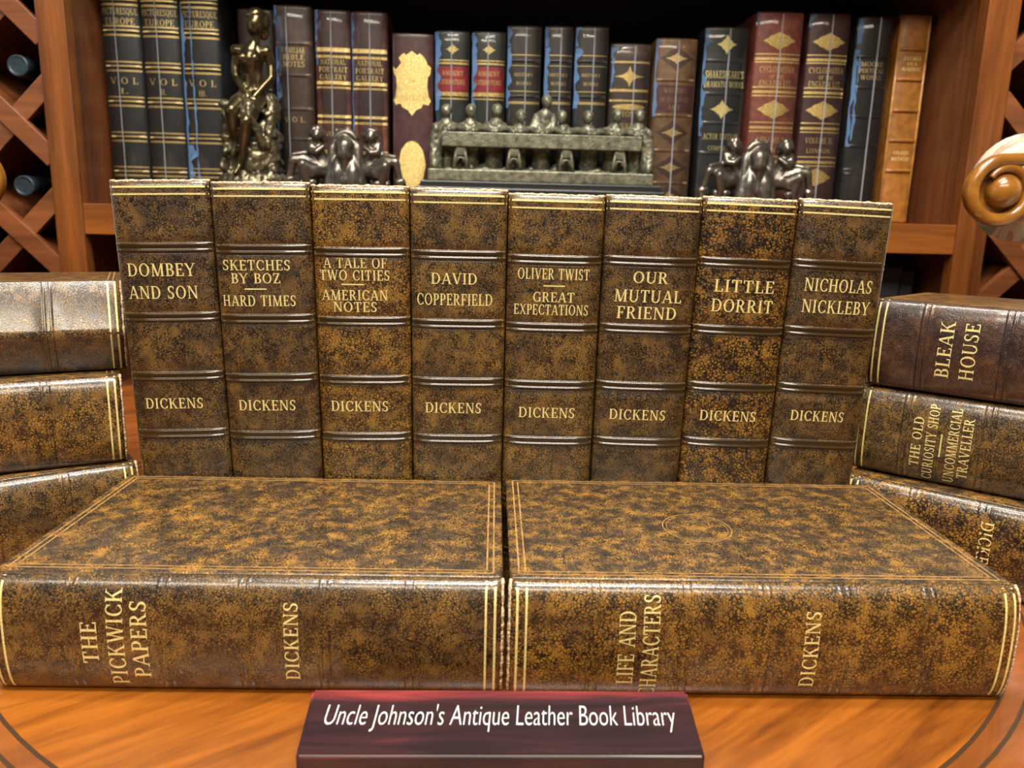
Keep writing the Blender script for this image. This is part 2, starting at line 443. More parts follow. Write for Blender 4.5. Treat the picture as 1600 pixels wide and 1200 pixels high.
# ------------------------------------------------------------------ books
class Spine:
    """rounded spine; x across the thickness, y depth (0 at the crown), z from tail to head"""
    def __init__(s, H, T, b=6., p=2.3, bands=(), rib=1.9, rh=.75, crease=None, plain=False, taper=0.):
        s.H, s.T, s.b, s.p, s.bands, s.rib, s.rh, s.crease, s.plain, s.taper = H, T, b, p, bands, rib, rh, crease, plain, taper
    def lift(s, z):
        d = 0.
        for zb in s.bands:
            t = abs(z-zb)
            if s.plain:
                d += s.rh*max(0., 1-(t/s.rib)**2)**.5 if t < s.rib else 0.
            else:
                if t < 2.2:
                    q = (t-1.55)/.62
                    d += s.rh*(.22+(.75*(1-q*q)**.5 if abs(q) < 1 else 0.))
                elif t < 3.2: d -= .35*s.rh*math.sin((t-2.2)*math.pi)
        return d
    def y(s, x, z, groove=True):
        u = min(1., abs(x)/(s.T/2))
        if s.crease is not None:
            # a spine gone slack: two flat slopes that meet in an edge
            c = s.crease*s.T/2
            q = (x-c)/(s.T/2-c) if x > c else (c-x)/(c+s.T/2)
            q = min(1., max(0., q))
            yy = s.b*(.85*q+.15*q**3)
        else:
            yy = s.b*(1-(1-u**s.p)**(1/s.p))
        e = min(z, s.H-z)
        if e < 3.5:
            yy += 1.6*(1-max(e, 0)/3.5)**2
        l_ = s.lift(z)
        return yy-(l_ if groove else max(0., l_))*(1-.8*u**6)
    def xs(s, n=26):
        return [math.sin((i/n-.5)*math.pi)*.5*s.T for i in range(n+1)]
    def zs(s, step=6.):
        z = {0., s.H, .6, 1.4, 2.4, 3.5, s.H-.6, s.H-1.4, s.H-2.4, s.H-3.5}
        k = 3.5
        while k < s.H-3.5:
            z.add(k); k += step
        for zb in s.bands:
            for d in ((0, .7, 1.3, s.rib-.25, s.rib-.01, s.rib+.25, s.rib+.5, s.rib+.75, s.rib+1.0) if s.plain else (0, .5, .9, 1.0, 1.2, 1.4, 1.55, 1.7, 1.9, 2.05, 2.19, 2.3, 2.7, 3.2)):
                z.add(zb+d); z.add(zb-d)
        return sorted(v for v in z if 0 <= v <= s.H)

def spine_mesh(sp, depth=3.):
    bm = bmesh.new()
    xs, zs = sp.xs(), sp.zs()
    g = [[bm.verts.new((x, sp.y(x, z), z)) for x in xs] for z in zs]
    for r0, r1 in zip(g, g[1:]):
        for i in range(len(xs)-1):
            bm.faces.new((r0[i], r0[i+1], r1[i+1], r1[i]))
    # shoulder folding back towards the boards
    yb = sp.b+depth
    for side in (0, -1):
        x = xs[side]; inn = -1.3 if side == -1 else 1.3
        c1 = [bm.verts.new((x+inn, yb-1, z)) for z in zs]
        for k in range(len(zs)-1):
            a, b_, c, d = g[k][side], c1[k], c1[k+1], g[k+1][side]
            bm.faces.new((a, b_, c, d) if side == -1 else (a, d, c, b_))
    for row, flip in ((g[0], True), (g[-1], False)):
        z = row[0].co.z
        bk = [bm.verts.new((v.co.x*.97, yb-1, z)) for v in row]
        for i in range(len(row)-1):
            f = (row[i], row[i+1], bk[i+1], bk[i])
            bm.faces.new(f[::-1] if flip else f)
    bmesh.ops.recalc_face_normals(bm, faces=bm.faces)
    return bm

def on_spine(bm, sp, polys, lift=.13, nx=1):
    for q in polys:
        vs = [bm.verts.new((x, sp.y(x, z, False)-lift, z)) for x, z in q]
        try:
            f = bm.faces.new(vs)
        except ValueError:
            continue

def strip(bm, sp, z0, z1, lift=.14, x0=None, x1=None, n=24, thick=True):
    """a band across the spine that follows its round"""
    x0 = -sp.T/2 if x0 is None else x0
    x1 = sp.T/2 if x1 is None else x1
    xs = [x0+(x1-x0)*i/n for i in range(n+1)]
    rows = []
    for z in (z0, z0+(z1-z0)*.5, z1):
        rows.append([bm.verts.new((x, sp.y(x, z)-lift, z)) for x in xs])
    for r0, r1 in zip(rows, rows[1:]):
        for i in range(n):
            bm.faces.new((r0[i], r0[i+1], r1[i+1], r1[i]))

def patch(bm, sp, outline, xc, zc, lift=.16, rings=5):
    """filled ornament outline laid on the spine (outline = list of (dx, dz))"""
    prev = None
    n = len(outline)
    for k in range(rings+1):
        t = 1-k/(rings+.0)*.98
        cur = [bm.verts.new((xc+dx*t, sp.y(xc+dx*t, zc+dz*t)-lift, zc+dz*t)) for dx, dz in outline]
        if prev:
            for i in range(n):
                j = (i+1) % n
                bm.faces.new((prev[i], prev[j], cur[j], cur[i]))
        prev = cur
    bm.faces.new(prev)

def board_mesh(sp, side, W, thick=3., fore=1.6):
    bm = bmesh.new()
    x1 = side*sp.T/2; x0 = side*(sp.T/2-thick)
    y0, y1 = sp.b+1.0, sp.b+W
    box(bm, min(x0, x1), max(x0, x1), y0, y1, 0, sp.H, 1.1)
    for v in bm.verts:
        t = (v.co.y-y0)/(y1-y0)
        v.co.x -= side*fore*t
    bmesh.ops.recalc_face_normals(bm, faces=bm.faces)
    return bm

def frame_lines(sp, side, W, fore=1.6, ins=(3.5, 6.2), wd=.7):
    """tooled double fillet round a board"""
    bm = bmesh.new()
    y0, y1 = sp.b+3.5, sp.b+W
    for d in ins:
        a0, a1, z0, z1 = y0+d-ins[0], y1-d, d, sp.H-d
        for (ya, yb, za, zb) in ((a0, a1, z0, z0+wd), (a0, a1, z1-wd, z1), (a0, a0+wd, z0, z1), (a1-wd, a1, z0, z1)):
            vs = []
            for y, z in ((ya, za), (yb, za), (yb, zb), (ya, zb)):
                t = (y-sp.b-1)/(W-1)
                vs.append(bm.verts.new((side*(sp.T/2+.10-fore*t), y, z)))
            bm.faces.new(vs if side > 0 else vs[::-1])
    return bm

def title_lines(sp, lines, bm):
    for t, xc, zc, h, wd in lines:
        on_spine(bm, sp, text_polys(t, xc, zc, h, wd))

FR2 = (28., 67.6, 100.2, 131.7, 165.5)
FR = (33., 68.8, 100.2, 131.7, 165.5)
def old_book(label, mw, H, T, W, lea, title, author, group, crease=None, tools=(1,), cov='cover', band_from_head=FR, b=8., p=2.5, gilt=True, worn=True, heads=(1, 1), ribs=False):
    root = empty('leather_book', mw)
    tag(root, label, 'book', group)
    bands = tuple(H-f*H/202. for f in band_from_head)
    sp = Spine(H, T, b, p, bands, crease=crease, rh=1. if ribs else .35)
    put('spine', spine_mesh(sp), LE[lea], root)
    for side in (1, -1):
        c = put('cover', board_mesh(sp, side, W), LE[cov], root)
        if side in tools:
            put('tooled_border', frame_lines(sp, side, W), TOOL, c, False)
    pg = bmesh.new()
    box(pg, -sp.T/2+3.1, sp.T/2-3.1, sp.b+2.2, sp.b+W-3.5, 3, H-3, .6)
    for v in pg.verts:
        t = max(0, (v.co.y-sp.b)/W)
        v.co.x *= 1-1.6*t/(sp.T/2-3.1)
    put('page_block', pg, PAPER, root, False)
    for s_ in (0, 1):
        for d in ((2.5, 3.5), (6.2, 7.1)):
            z0, z1 = (d[0], d[1]) if s_ == 0 else (H-d[1], H-d[0])
            g = bmesh.new(); strip(g, sp, z0, z1, x0=-sp.T*.493, x1=sp.T*.493)
            put('gilt_fillet', g, GOLD, root)
    for zb in bands if ribs else ():
        g = bmesh.new()
        zz = [zb+d for d in (-2.18, -2.05, -1.9, -1.7, -1.55, -1.4, -1.2, -1, -.9, -.5, 0, .5, .9, 1, 1.2, 1.4, 1.55, 1.7, 1.9, 2.05, 2.18)]
        xs_ = [sp.T*.49*(k/14.-1) for k in range(29)]
        rows = [[g.verts.new((x, sp.y(x, z)-.09, z)) for x in xs_] for z in zz]
        for a_, b2_ in zip(rows, rows[1:]):
            for k in range(28): g.faces.new((a_[k], a_[k+1], b2_[k+1], b2_[k]))
        put('tooled_band', g, BANDM, root)
    for nm, ls in (('title_lettering', title), ('author_lettering', author)):
        if ls:
            t = bmesh.new(); title_lines(sp, ls, t); put(nm, t, GOLD, root, False)
    if worn:
        for zz, on in ((H, heads[1]), (0, heads[0])):
            if not on: continue
            hb = bmesh.new(); pts, rad = [], []
            for x in [(-.5+i/44)*T*.985 for i in range(45)]:
                n_ = noise.noise(Vector((x*.35, zz, T+mw.translation.x*977)))
                pts.append((x, sp.y(x, zz)+.55, zz+(-.25+.35*n_)*(1 if zz else -1)))
                rad.append(.95+.45*noise.noise(Vector((x*.6, 7+zz, mw.translation.x*500))))
            tube(hb, pts, rad, 8)
            put('headcap', hb, WORN_GLINT, root)
    return root

def place(x, y, z, yaw=0., roll_y=0., tilt=0.):
    return Matrix.Translation(Vector((x, y, z))*MM) @ Matrix.Rotation(RAD(yaw), 4, 'Z') @ Matrix.Rotation(RAD(tilt), 4, 'X') @ Matrix.Rotation(RAD(roll_y), 4, 'Y')

# ================================================================== the setting
FLOOR_Z = -450
def structure(name, bm, m):
    return tag(put(name, bm, m, None, False), kind='structure')
bm = bmesh.new(); box(bm, -2600, 2600, -2600, 1650, FLOOR_Z-20, FLOOR_Z); structure('floor', bm, FLOORM)
bm = bmesh.new(); box(bm, -2600, 2600, 1630, 1650, FLOOR_Z, 2150); structure('wall_back', bm, WALLM)

# table
root = empty('coffee_table', loc=(10, 480, FLOOR_Z))
tag(root, 'round orange-brown wooden table with dark ring inlay carrying the books', 'table')
TZ = -FLOOR_Z
def disc(bm, r, z0, z1, bev=4, n=96):
    g = bmesh.ops.create_cone(bm, cap_ends=True, segments=n, radius1=r, radius2=r, depth=z1-z0)
    for v in g['verts']:
        v.co.z += (z0+z1)/2
    if bev:
        es = [e for e in bm.edges if abs(e.verts[0].co.z-e.verts[1].co.z) < 1e-4 and len(e.link_faces) == 2]
        bmesh.ops.bevel(bm, geom=es, offset=bev, segments=3, affect='EDGES')
def ring(bm, r0, r1, z, n=128):
    for i in range(n):
        a, b_ = 2*math.pi*i/n, 2*math.pi*(i+1)/n
        q = [(r0, a), (r1, a), (r1, b_), (r0, b_)]
        bm.faces.new([bm.verts.new((r*math.cos(t), r*math.sin(t), z)) for r, t in q])
bm = bmesh.new(); disc(bm, 540, TZ-28, TZ); top = put('table_top', bm, TABLE, root, False)
bm = bmesh.new(); ring(bm, 282, 540-6, TZ+.10); put('veneer_band', bm, BAND, top, False)
for r in (281.5, 290.):
    bm = bmesh.new(); ring(bm, r, r+1.6, TZ+.22); put('inlay_ring', bm, INLAY, top, False)
bm = bmesh.new(); tube(bm, [(0, 0, 30), (0, 0, 120), (0, 0, 200), (0, 0, 300), (0, 0, TZ-27)], [60, 80, 45, 60, 110], 24); put('pedestal', bm, TABLE, root)
for k in range(3):
    a = 2*math.pi*k/3+.5
    bm = bmesh.new(); tube(bm, [(50*math.cos(a), 50*math.sin(a), 90), (180*math.cos(a), 180*math.sin(a), 70), (330*math.cos(a), 330*math.sin(a), 24)], [34, 28, 24], 12); put('foot', bm, TABLE, root)

# shelving cabinet
XL, XR, YF, YB = -592, 711, 1200, 1560
SHZ = 189.5
root = empty('bookcase', loc=(0, YF, FLOOR_Z))
tag(root, 'reddish cherry wood bookcase with an open shelf of old books', 'bookcase')
O = -FLOOR_Z
def part(name, m, *bxs, bev=1.2, parent=None):
    bm = bmesh.new()
    for b_ in bxs: box(bm, *b_, bev)
    return put(name, bm, m, parent or root, False)
part('stile', CHERRY_V, (XL-40, XL, 0, 24, 0, O+1150))
part('stile', CHERRY_V, (XR, XR+47, 0, 24, 0, O+1150))
part('side_panel', SHELFW, (XL-34, XL-14, 24, 360, 0, O+1150))
part('side_panel', SHELFW, (XR+18, XR+38, 24, 360, 0, O+1150))
part('side_panel', SHELFW, (XL-14, XL-3, 24, 345, O+145, O+650))
part('side_panel', SHELFW, (XR+4, XR+18, 24, 345, O+145, O+650))
part('back_panel', DARKW, (XL-34, XR+38, 346, 360, 0, O+1150))
part('shelf_rail', CHERRY_H, (XL+.2, XR-.2, 2, 24, O+145, O+SHZ-.2))
part('shelf_board', CHERRY_H, (XL-13, XR+17, 24.2, 345, O+165, O+SHZ-.4))
part('shelf_rail', CHERRY_H, (XL+.2, XR-.2, 2, 24, O+560, O+610))
part('shelf_board', CHERRY_H, (XL-13, XR+17, 24.2, 345, O+585, O+605))
part('shelf_board', SHELFW, (XL-13, XR+17, 24.2, 345, O-120, O-100))
part('shelf_rail', CHERRY_H, (XL+.2, XR-.2, 2, 24, O-140, O-100))
part('plinth', CHERRY_H, (XL+.2, XR-.2, 2, 24, 0, 90))

# lattice wine racks
def rack(label, x0, x1, anchors_down, anchors_up, zlo, zhi):
    """anchors: height at which a strip's middle meets x0 (down) or (up)"""
    root = empty('wine_rack', loc=(0, YF, 0))
    tag(root, label, 'wine rack')
    def clipped(z_at_x0, sl):
        pts = []
        za, zb = z_at_x0, z_at_x0+sl*(x1-x0)
        return (x0, za), (x1, zb)
    def strip_box(z_at, sl, y0, y1, wd, name, m, bev):
        bm = bmesh.new()
        (xa, za), (xb, zb) = clipped(z_at, sl)
        # keep inside zlo..zhi
        def cut(xp, zp, xq, zq):
            if zp < zlo: xp += (zlo-zp)/(zq-zp)*(xq-xp); zp = zlo
            if zp > zhi: xp += (zhi-zp)/(zq-zp)*(xq-xp); zp = zhi
            return xp, zp
        if max(za, zb) < zlo or min(za, zb) > zhi: bm.free(); return
        a = cut(xa, za, xb, zb); b_ = cut(xb, zb, xa, za)
        d = Vector((b_[0]-a[0], 0, b_[1]-a[1])); L_ = d.length
        M = Matrix.Translation(((a[0]+b_[0])/2, 0, (a[1]+b_[1])/2)) @ Matrix.Rotation(-math.atan2(d.z, d.x), 4, 'Y')
        box(bm, -L_/2, L_/2, y0, y1, -wd/2, wd/2, bev, M)
        bmesh.ops.recalc_face_normals(bm, faces=bm.faces)
        put(name, bm, m, root, False)
    for z in anchors_down:
        strip_box(z, -1, 4, 15, 27, 'lattice_strip', LATTICE, 1.2)
        strip_box(z, -1, 22, 330, 12, 'bin_divider', LATTICE, .5)
    for z in anchors_up:
        strip_box(z, 1, 9, 21, 27, 'lattice_strip', LATTICE, 1.2)
        strip_box(z, 1, 22.5, 330, 11.5, 'bin_divider', LATTICE, .5)
    bm = bmesh.new(); box(bm, x0, x1, 332, 345, zlo-13, zhi+13); put('back_panel', bm, DARKW, root, False)
    return root
# left: strip centres meet x=-694 at z 316 and 163 (falling), 288 and 115 (rising) on the face plane
P = 164.
xl0 = -1010
rack('dark diamond lattice wine rack left of the bookcase, behind two bottle ends', xl0, XL-36,
     [316+(-694-xl0)+P*k for k in range(-5, 4)], [288-(-697-xl0)+156.*k for k in range(-3, 6)], -200, 760)
xr1 = 1130
rack('dark diamond lattice wine rack right of the bookcase, behind the carved chair scroll', XR+42, xr1,
     [339+(788-(XR+42))+170.*k for k in range(-4, 5)], [439-(771-(XR+42))+183.*k for k in range(-6, 4)], -200, 760)

def bottle(label, x, z):
    root = empty('wine_bottle', loc=(x, 1214, z))
    tag(root, label, 'wine bottle', 'wine bottles lying in the left rack')
    def lathe(prof, n=32):
        bm = bmesh.new(); rings = []
        for y, r in prof:
            rings.append([bm.verts.new((r*math.cos(2*math.pi*k/n), y, r*math.sin(2*math.pi*k/n))) for k in range(n)])
        for a, b_ in zip(rings, rings[1:]):
            for k in range(n):
                j = (k+1) % n; bm.faces.new((a[k], b_[k], b_[j], a[j]))
        bm.faces.new(rings[0]); bm.faces.new(rings[-1][::-1])
        bmesh.ops.recalc_face_normals(bm, faces=bm.faces)
        return bm
    put('capsule', lathe([(0, 9), (.0, 11.6), (-.6, 12), (-.6, 13.6), (0, 14.6), (2, 15), (16, 15), (17, 14.2), (55, 14.2), (56, 14)]), CAPSULE, root)
    put('glass_body', lathe([(56.2, 13.6), (80, 14), (105, 22), (130, 34), (150, 37.5), (285, 37.5), (292, 33), (293, 10)]), GLASS_DARK, root)
bottle('wine bottle end with blue-grey capsule, in the upper left rack opening', -671, 378)
bottle('wine bottle end with blue-grey capsule, in the lower left rack opening', -679.5, 212)

# boxes in the dark compartment below the shelf
def slate_box(label, x0, x1, y0, y1, z1):
    root = empty('storage_box', loc=((x0+x1)/2, (y0+y1)/2, -100))
    tag(root, label, 'box', 'dark boxes under the shelf')
    hx, hy, h = (x1-x0)/2, (y1-y0)/2, z1+100
    bm = bmesh.new(); box(bm, -hx, hx, -hy, hy, .3, h-22, 1.5); put('box_body', bm, BOXDARK, root, False)
    bm = bmesh.new(); box(bm, -hx-1.2, hx+1.2, -hy-1.2, hy+1.2, h-21.8, h, 1.5); put('lid', bm, BOXDARK, root, False)
slate_box('dark slate grey box under the right end of the shelf, the left one', 560, 686, 1300, 1500, 118)
slate_box('dark slate grey box under the right end of the shelf, by the stile', 690, 752-42, 1304, 1500, 112)

# ================================================================== the old set on the table
G_ROW = 'upright books of the brown leather set'
XC, TW, TAPER = 10.4, 51.1, .034
BK_Y = 418.4
def D(x, z, wd=32., h=5.7): return [('DICKENS', x, z, h, wd)]
ROW = [
 ('calf_dark', 204.2, [('DOMBEY', -2., 159.3, 6.6, 35.4), ('AND SON', -2., 147.6, 6.6, 36.4)], D(-2, 88, 31.6),
  'upright brown leather book at the left end of the row, beside the left stack'),
 ('calf_dark', 204.6, [('SKETCHES', -3.5, 163, 5.3, 35.5), ('BY BOZ', -4.2, 156.2, 5.2, 26), ('-', -4.5, 150.6, .7, 11.6), ('HARD TIMES', -3.2, 144.5, 5.6, 38.8), ], D(-2.5, 88, 31.4),
  'upright brown leather book, second from the left in the row of eight'),
 ('calf_bright', 204.4, [('A TALE OF', -3.2, 165.4, 5.3, 33.6), ('TWO CITIES', -3.6, 159, 5.3, 37.1), ('-', -4.6, 154.2, .7, 12), ('AMERICAN', -3.8, 148.6, 5.4, 35.2), ('NOTES', -3.8, 142.4, 5.2, 23.6)], D(-3, 88.4, 31.8),
  'lighter tan upright leather book, third from the left in the row'),
 ('calf', 204.2, [('DAVID', -2.2, 158.6, 5.8, 24.6), ('COPPERFIELD', -1.9, 147.6, 6.1, 40.6)], D(-2.4, 88.6, 31.3),
  'upright brown leather book, fourth from the left, over the left lying book\'s corner'),
 ('calf', 202.6, [('OLIVER TWIST', -.5, 162.1, 5.7, 38.5), ('-', 0, 155.8, .7, 11.6), ('GREAT', -.1, 149.9, 5.2, 22.5), ('EXPECTATIONS', -1.2, 143.2, 5.5, 40.3)], D(-1.4, 86.6, 31.6),
  'upright brown leather book, fifth from the left, behind the gap of the lying books'),
 ('calf_dark', 202.8, [('OUR', .1, 161.2, 6, 19.1), ('MUTUAL', -.5, 151.3, 6.5, 36.6), ('FRIEND', -.6, 142.4, 6.5, 32.7)], D(-1.6, 86.2, 31.9),
  'upright brown leather book with three-line gilt title, third from the right in the row'),
 ('calf_coarse', 202.8, [('LITTLE', .1, 157.4, 6.5, 33), ('DORRIT', 0, 146.9, 6.8, 33.9)], D(-1.3, 86, 32.2),
  'upright leather book with coarse crackled orange-brown grain, second from the right in the row'),
 ('calf_dark', 202.6, [('NICHOLAS', .1, 158.7, 6.8, 37.4), ('NICKLEBY', .3, 147.2, 6.9, 37.7)], D(-1.6, 86.6, 30.6),
  'upright dark brown leather book at the right end of the row, beside the right stack'),
]
for i, (lea, H, ti, au, lab) in enumerate(ROW):
    k_ = i-3.5
    bk = old_book(lab, place(XC+TW*(1-TAPER)*k_, BK_Y+[.3, 0, .6, .2, .7, 0, .5, .2][i], .3+abs(k_)*.0085*25, 0, RAD(1)**-1*k_*TW*TAPER/204.), H, TW-.35, 126, lea, ti, au, G_ROW, tools=(), b=5.5, p=3.0, ribs=True)
    for ch in bk.children_recursive:       # spines a touch thicker at the head
        for v in ch.data.vertices: v.co.x *= 1-TAPER*(1-v.co.z/(H*MM))

# two lying in front, spine to the viewer, head to the left
G_FLAT = 'leather books lying in front of the row'
def lying(x, y, z, yaw, T, flip=False, tilt=0.):
    """canonical book laid down with its head to the left (or right when flipped)"""
    if not flip:
        return Matrix.Translation(Vector((x, y, z))*MM) @ Matrix.Rotation(RAD(yaw), 4, 'Z') @ Matrix.Rotation(RAD(-tilt), 4, 'X') @ Matrix.Translation(Vector((0, 0, T/2))*MM) @ Matrix.Rotation(RAD(-90), 4, 'Y')
    return Matrix.Translation(Vector((x, y, z))*MM) @ Matrix.Rotation(RAD(yaw), 4, 'Z') @ Matrix.Rotation(RAD(-tilt), 4, 'X') @ Matrix.Translation(Vector((0, 0, T/2))*MM) @ Matrix.Rotation(RAD(90), 4, 'Y')
H1 = 203.0
pick = old_book('dark brown leather book lying flat in front of the row, on the left',
    lying(8.6, 286.3, .2, -.6, 50), H1, 50, 122, 'calf', [('THE', -1.3, H1-40, 6.3, 18.4), ('PICKWICK', .2, H1-50.3, 6.5, 42), ('PAPERS', -.2, H1-59.6, 6.4, 33.6)],
    [('DICKENS', -.4, H1-119.3, 5.6, 34.2)], G_FLAT, tools=(1,), b=8.0, p=2.5)
H2 = 207.0
life = old_book('orange-brown leather book lying flat in front on the right, stamped ring on its cover',
    lying(218.4, 284.4, .2, -.4, 50), H2, 50, 126, 'calf_bright', [('LIFE AND', -1.2, H2-47.2, 6.6, 33), ('CHARACTERS', -1.2, H2-56.9, 6.6, 45.5)],
    [('DICKENS', -1.2, H2-122, 6.0, 34.2)], G_FLAT, tools=(1,), b=8.0, p=2.5)
# blind-stamped medallion on the upper board (canonical: x = +T/2 face; z from tail, y depth)
bm = bmesh.new()
mz, my = H2-90, 64.5
def med(bm, r, wd, lift, n=64):
    for i in range(n):
        a, b_ = 2*math.pi*i/n, 2*math.pi*(i+1)/n
        vs = []
        for rr_, t in ((r, a), (r+wd, a), (r+wd, b_), (r, b_)):
            y, z = my+rr_*math.sin(t)*1.05, mz+rr_*math.cos(t)
            vs.append(bm.verts.new((25+lift-1.6*(y-7)/125, y, z)))
        bm.faces.new(vs)
med(bm, 15.8, .5, .22); med(bm, 14.2, .25, .16)
for k in range(5):
    a = 2*math.pi*k/5
    for t0 in range(10):
        r_ = [8*abs(math.cos(2.5*(t/10.*2-1)))+.8 for t in (t0, t0+1)]
        an = [a+(t/10.-.5)*1.1 for t in (t0, t0+1)]
        vs = []
        for q, (rr_, t) in enumerate(((r_[0], an[0]), (r_[0]+.35, an[0]), (r_[1]+.35, an[1]), (r_[1], an[1]))):
            y, z = my+rr_*math.sin(t), mz+rr_*math.cos(t)
            vs.append(bm.verts.new((25+.14-1.6*(y-7)/125, y, z)))
        bm.faces.new(vs)
up_cover = [c for c in life.children if c.name.startswith('cover')][0]
put('stamped_medallion', bm, TOOL, up_cover, False)

# stacks: each book laid on the one below, fore-edges a little lower
def stack_mw(px, py, yaw, z, T, H, head_left, tilt, left_end):
    """(px,py) is where the spine's inner end stands; the spine runs along yaw"""
    d = Vector((math.cos(RAD(yaw)), math.sin(RAD(yaw)), 0))
    n_ = Vector((d.y, -d.x, 0))          # towards the viewer
    o = Vector((px, py, 0))+n_*5.0
    # canonical z=0 (tail) end position
    if head_left:                        # tail on the right
        p = o+d*H if left_end else o
        return lying(p.x, p.y, z, yaw, T, False, tilt)
    p = o if left_end else o-d*H
    return lying(p.x, p.y, z, yaw, T, True, tilt)
G_LS, G_RS = 'leather books stacked on the left', 'leather books stacked on the right'
HS = 201.
old_book('leather book at the bottom of the left stack, behind the left lying book', stack_mw(-197, 435, 34, .2, 50, HS, True, 0, False), HS, 50, 126, 'calf', [], [], G_LS)
old_book('leather book in the middle of the left stack with a white sheen along its spine', stack_mw(-202, 435, 25, 50.6, 49.6, HS, True, .7, False), HS, 49.6, 126, 'calf_bright', [], [], G_LS)
old_book('leather book on top of the left stack, spine creased lengthwise', stack_mw(-202.8, 446, 24, 101.0, 50, HS, True, 1.5, False), HS, 50, 126, 'calf', [], [], G_LS, crease=-.12, b=13)
T3 = [('DICKENS', 0, HS-128, 5.8, 33)]
old_book('leather book at the bottom of the right stack, its lettering upside down to the others', stack_mw(211, 431, -40, .2, 50, HS, False, 0, True), HS, 50, 126, 'calf_coarse', [], T3, G_RS)
old_book('leather book in the middle of the right stack with four gilt title lines', stack_mw(218.6, 444.5, -39, 50.6, 49.6, HS, True, .7, True), HS, 49.6, 126, 'calf',
    [('THE OLD', -1.5, HS-34.2, 4.9, 28.5), ('CURIOSITY SHOP', -1, HS-41.2, 4.9, 43), ('-', -1.5, HS-46.4, .7, 13), ('UNCOMMERCIAL', -1, HS-52, 4.9, 42), ('TRAVELLER', -1.5, HS-58.4, 4.9, 34)], [], G_RS, band_from_head=FR2)
old_book('dark red-brown leather book on top of the right stack', stack_mw(221.8, 444, -40, 101.2, 50, HS, True, 1.5, True), HS, 50, 126, 'red',
    [('BLEAK', .5, HS-38.8, 6.8, 31), ('HOUSE', .5, HS-50.6, 6.8, 31)], [], G_RS, band_from_head=FR2)

# name block
root = empty('nameplate', loc=(8.2, 238, .15))
tag(root, 'dark red polished wood name block with white lettering before the lying books', 'nameplate')
bm = bmesh.new()
hw = 70.6
prof = [(0, 0), (0, 11.5), (29.0, 18.2), (30.5, 0)]
va = [bm.verts.new((-hw, y, z)) for y, z in prof]; vb = [bm.verts.new((hw, y, z)) for y, z in prof]
for i in range(4):
    j = (i+1) % 4; bm.faces.new((va[i], va[j], vb[j], vb[i]))
bm.faces.new(va[::-1]); bm.faces.new(vb)
bmesh.ops.recalc_face_normals(bm, faces=bm.faces)
bmesh.ops.bevel(bm, geom=list(bm.edges), offset=1.1, segments=3, affect='EDGES')
put('block', bm, ROSE, root, False)
def font_mesh(body, width, height, shear):
    cu = bpy.data.curves.new('lettering_curve', 'FONT'); cu.body = body; cu.align_x = 'LEFT'; cu.shear = shear; cu.size = 1; cu.offset = -.012
    cu.resolution_u = 4
    o = bpy.data.objects.new('lettering_curve', cu); COL.objects.link(o)
    dg = bpy.context.evaluated_depsgraph_get(); dg.update()
    me = bpy.data.meshes.new_from_object(o.evaluated_get(dg))
    bpy.data.objects.remove(o); bpy.data.curves.remove(cu)
    b2 = bmesh.new(); b2.from_mesh(me); bpy.data.meshes.remove(me)
    xs = [v.co.x for v in b2.verts]; ys = [v.co.y for v in b2.verts]
    kx, ky = width/(max(xs)-min(xs)), height/(max(ys)-min(ys))
    x0 = min(xs); y0 = min(ys)
    for v in b2.verts:
        v.co.x = (v.co.x-x0)*kx; v.co.y = (v.co.y-y0)*ky
    return b2
LETTER = simple('lettering_silver_white', (.70, .69, .65), .4)
b2 = font_mesh("Uncle Johnson's Antique Leather Book Library", 127, 12.2, .16)
sl = math.atan2(18.2-11.5, 29.0)
for v in b2.verts:
    y = 9.6+v.co.y*math.cos(sl)
    v.co = Vector((v.co.x-63.5, y, 11.5+math.tan(sl)*y+.16))
put('lettering', b2, LETTER, root, False)

# ================================================================== books on the shelf
LTH = {}
def lth(col, rough=.35, coat=.25):
    k = (col, rough)
    if k not in LTH:
        LTH[k] = simple('binding_%s' % ['', 'black', 'brown', 'maroon', 'red', 'green', 'tan', 'umber', 'slate', 'plum', 'wine', 'rust', 'cocoa', 'rose', 'ebony', 'amber', 'navy', 'fawn', 'sable', 'ruby', 'olive'][min(20, len(LTH)+1)], col, rough, coat=coat, noise_amt=.3, nscale=80, bump=.12, bscale=500)
    return LTH[k]

def diamond(w_, h_, k=.55, n=28):
    out = []
    for i in range(n):
        a = 2*math.pi*i/n
        c, s = math.cos(a), math.sin(a)
        r = 1/(abs(c)**k+abs(s)**k)**(1/k)
        r *= 1+.05*math.cos(8*a)
        out.append((c*r*w_, s*r*h_))
    return out
def oval(w_, h_, n=28):
    return [(math.cos(2*math.pi*i/n)*w_*(1+.03*math.cos(10*2*math.pi*i/n)), math.sin(2*math.pi*i/n)*h_) for i in range(n)]
SHIELD = [(-.0, 1.), (.28, .88), (.42, .93), (.62, .84), (1.0, .50), (.96, .30), (.84, .22), (.80, -.1), (.88, -.38), (1., -.52), (.86, -.66), (.6, -.62), (.5, -.74), (.22, -.82), (0, -1.0)]
SHIELD = SHIELD+[(-x, z) for x, z in SHIELD[-2:0:-1]]

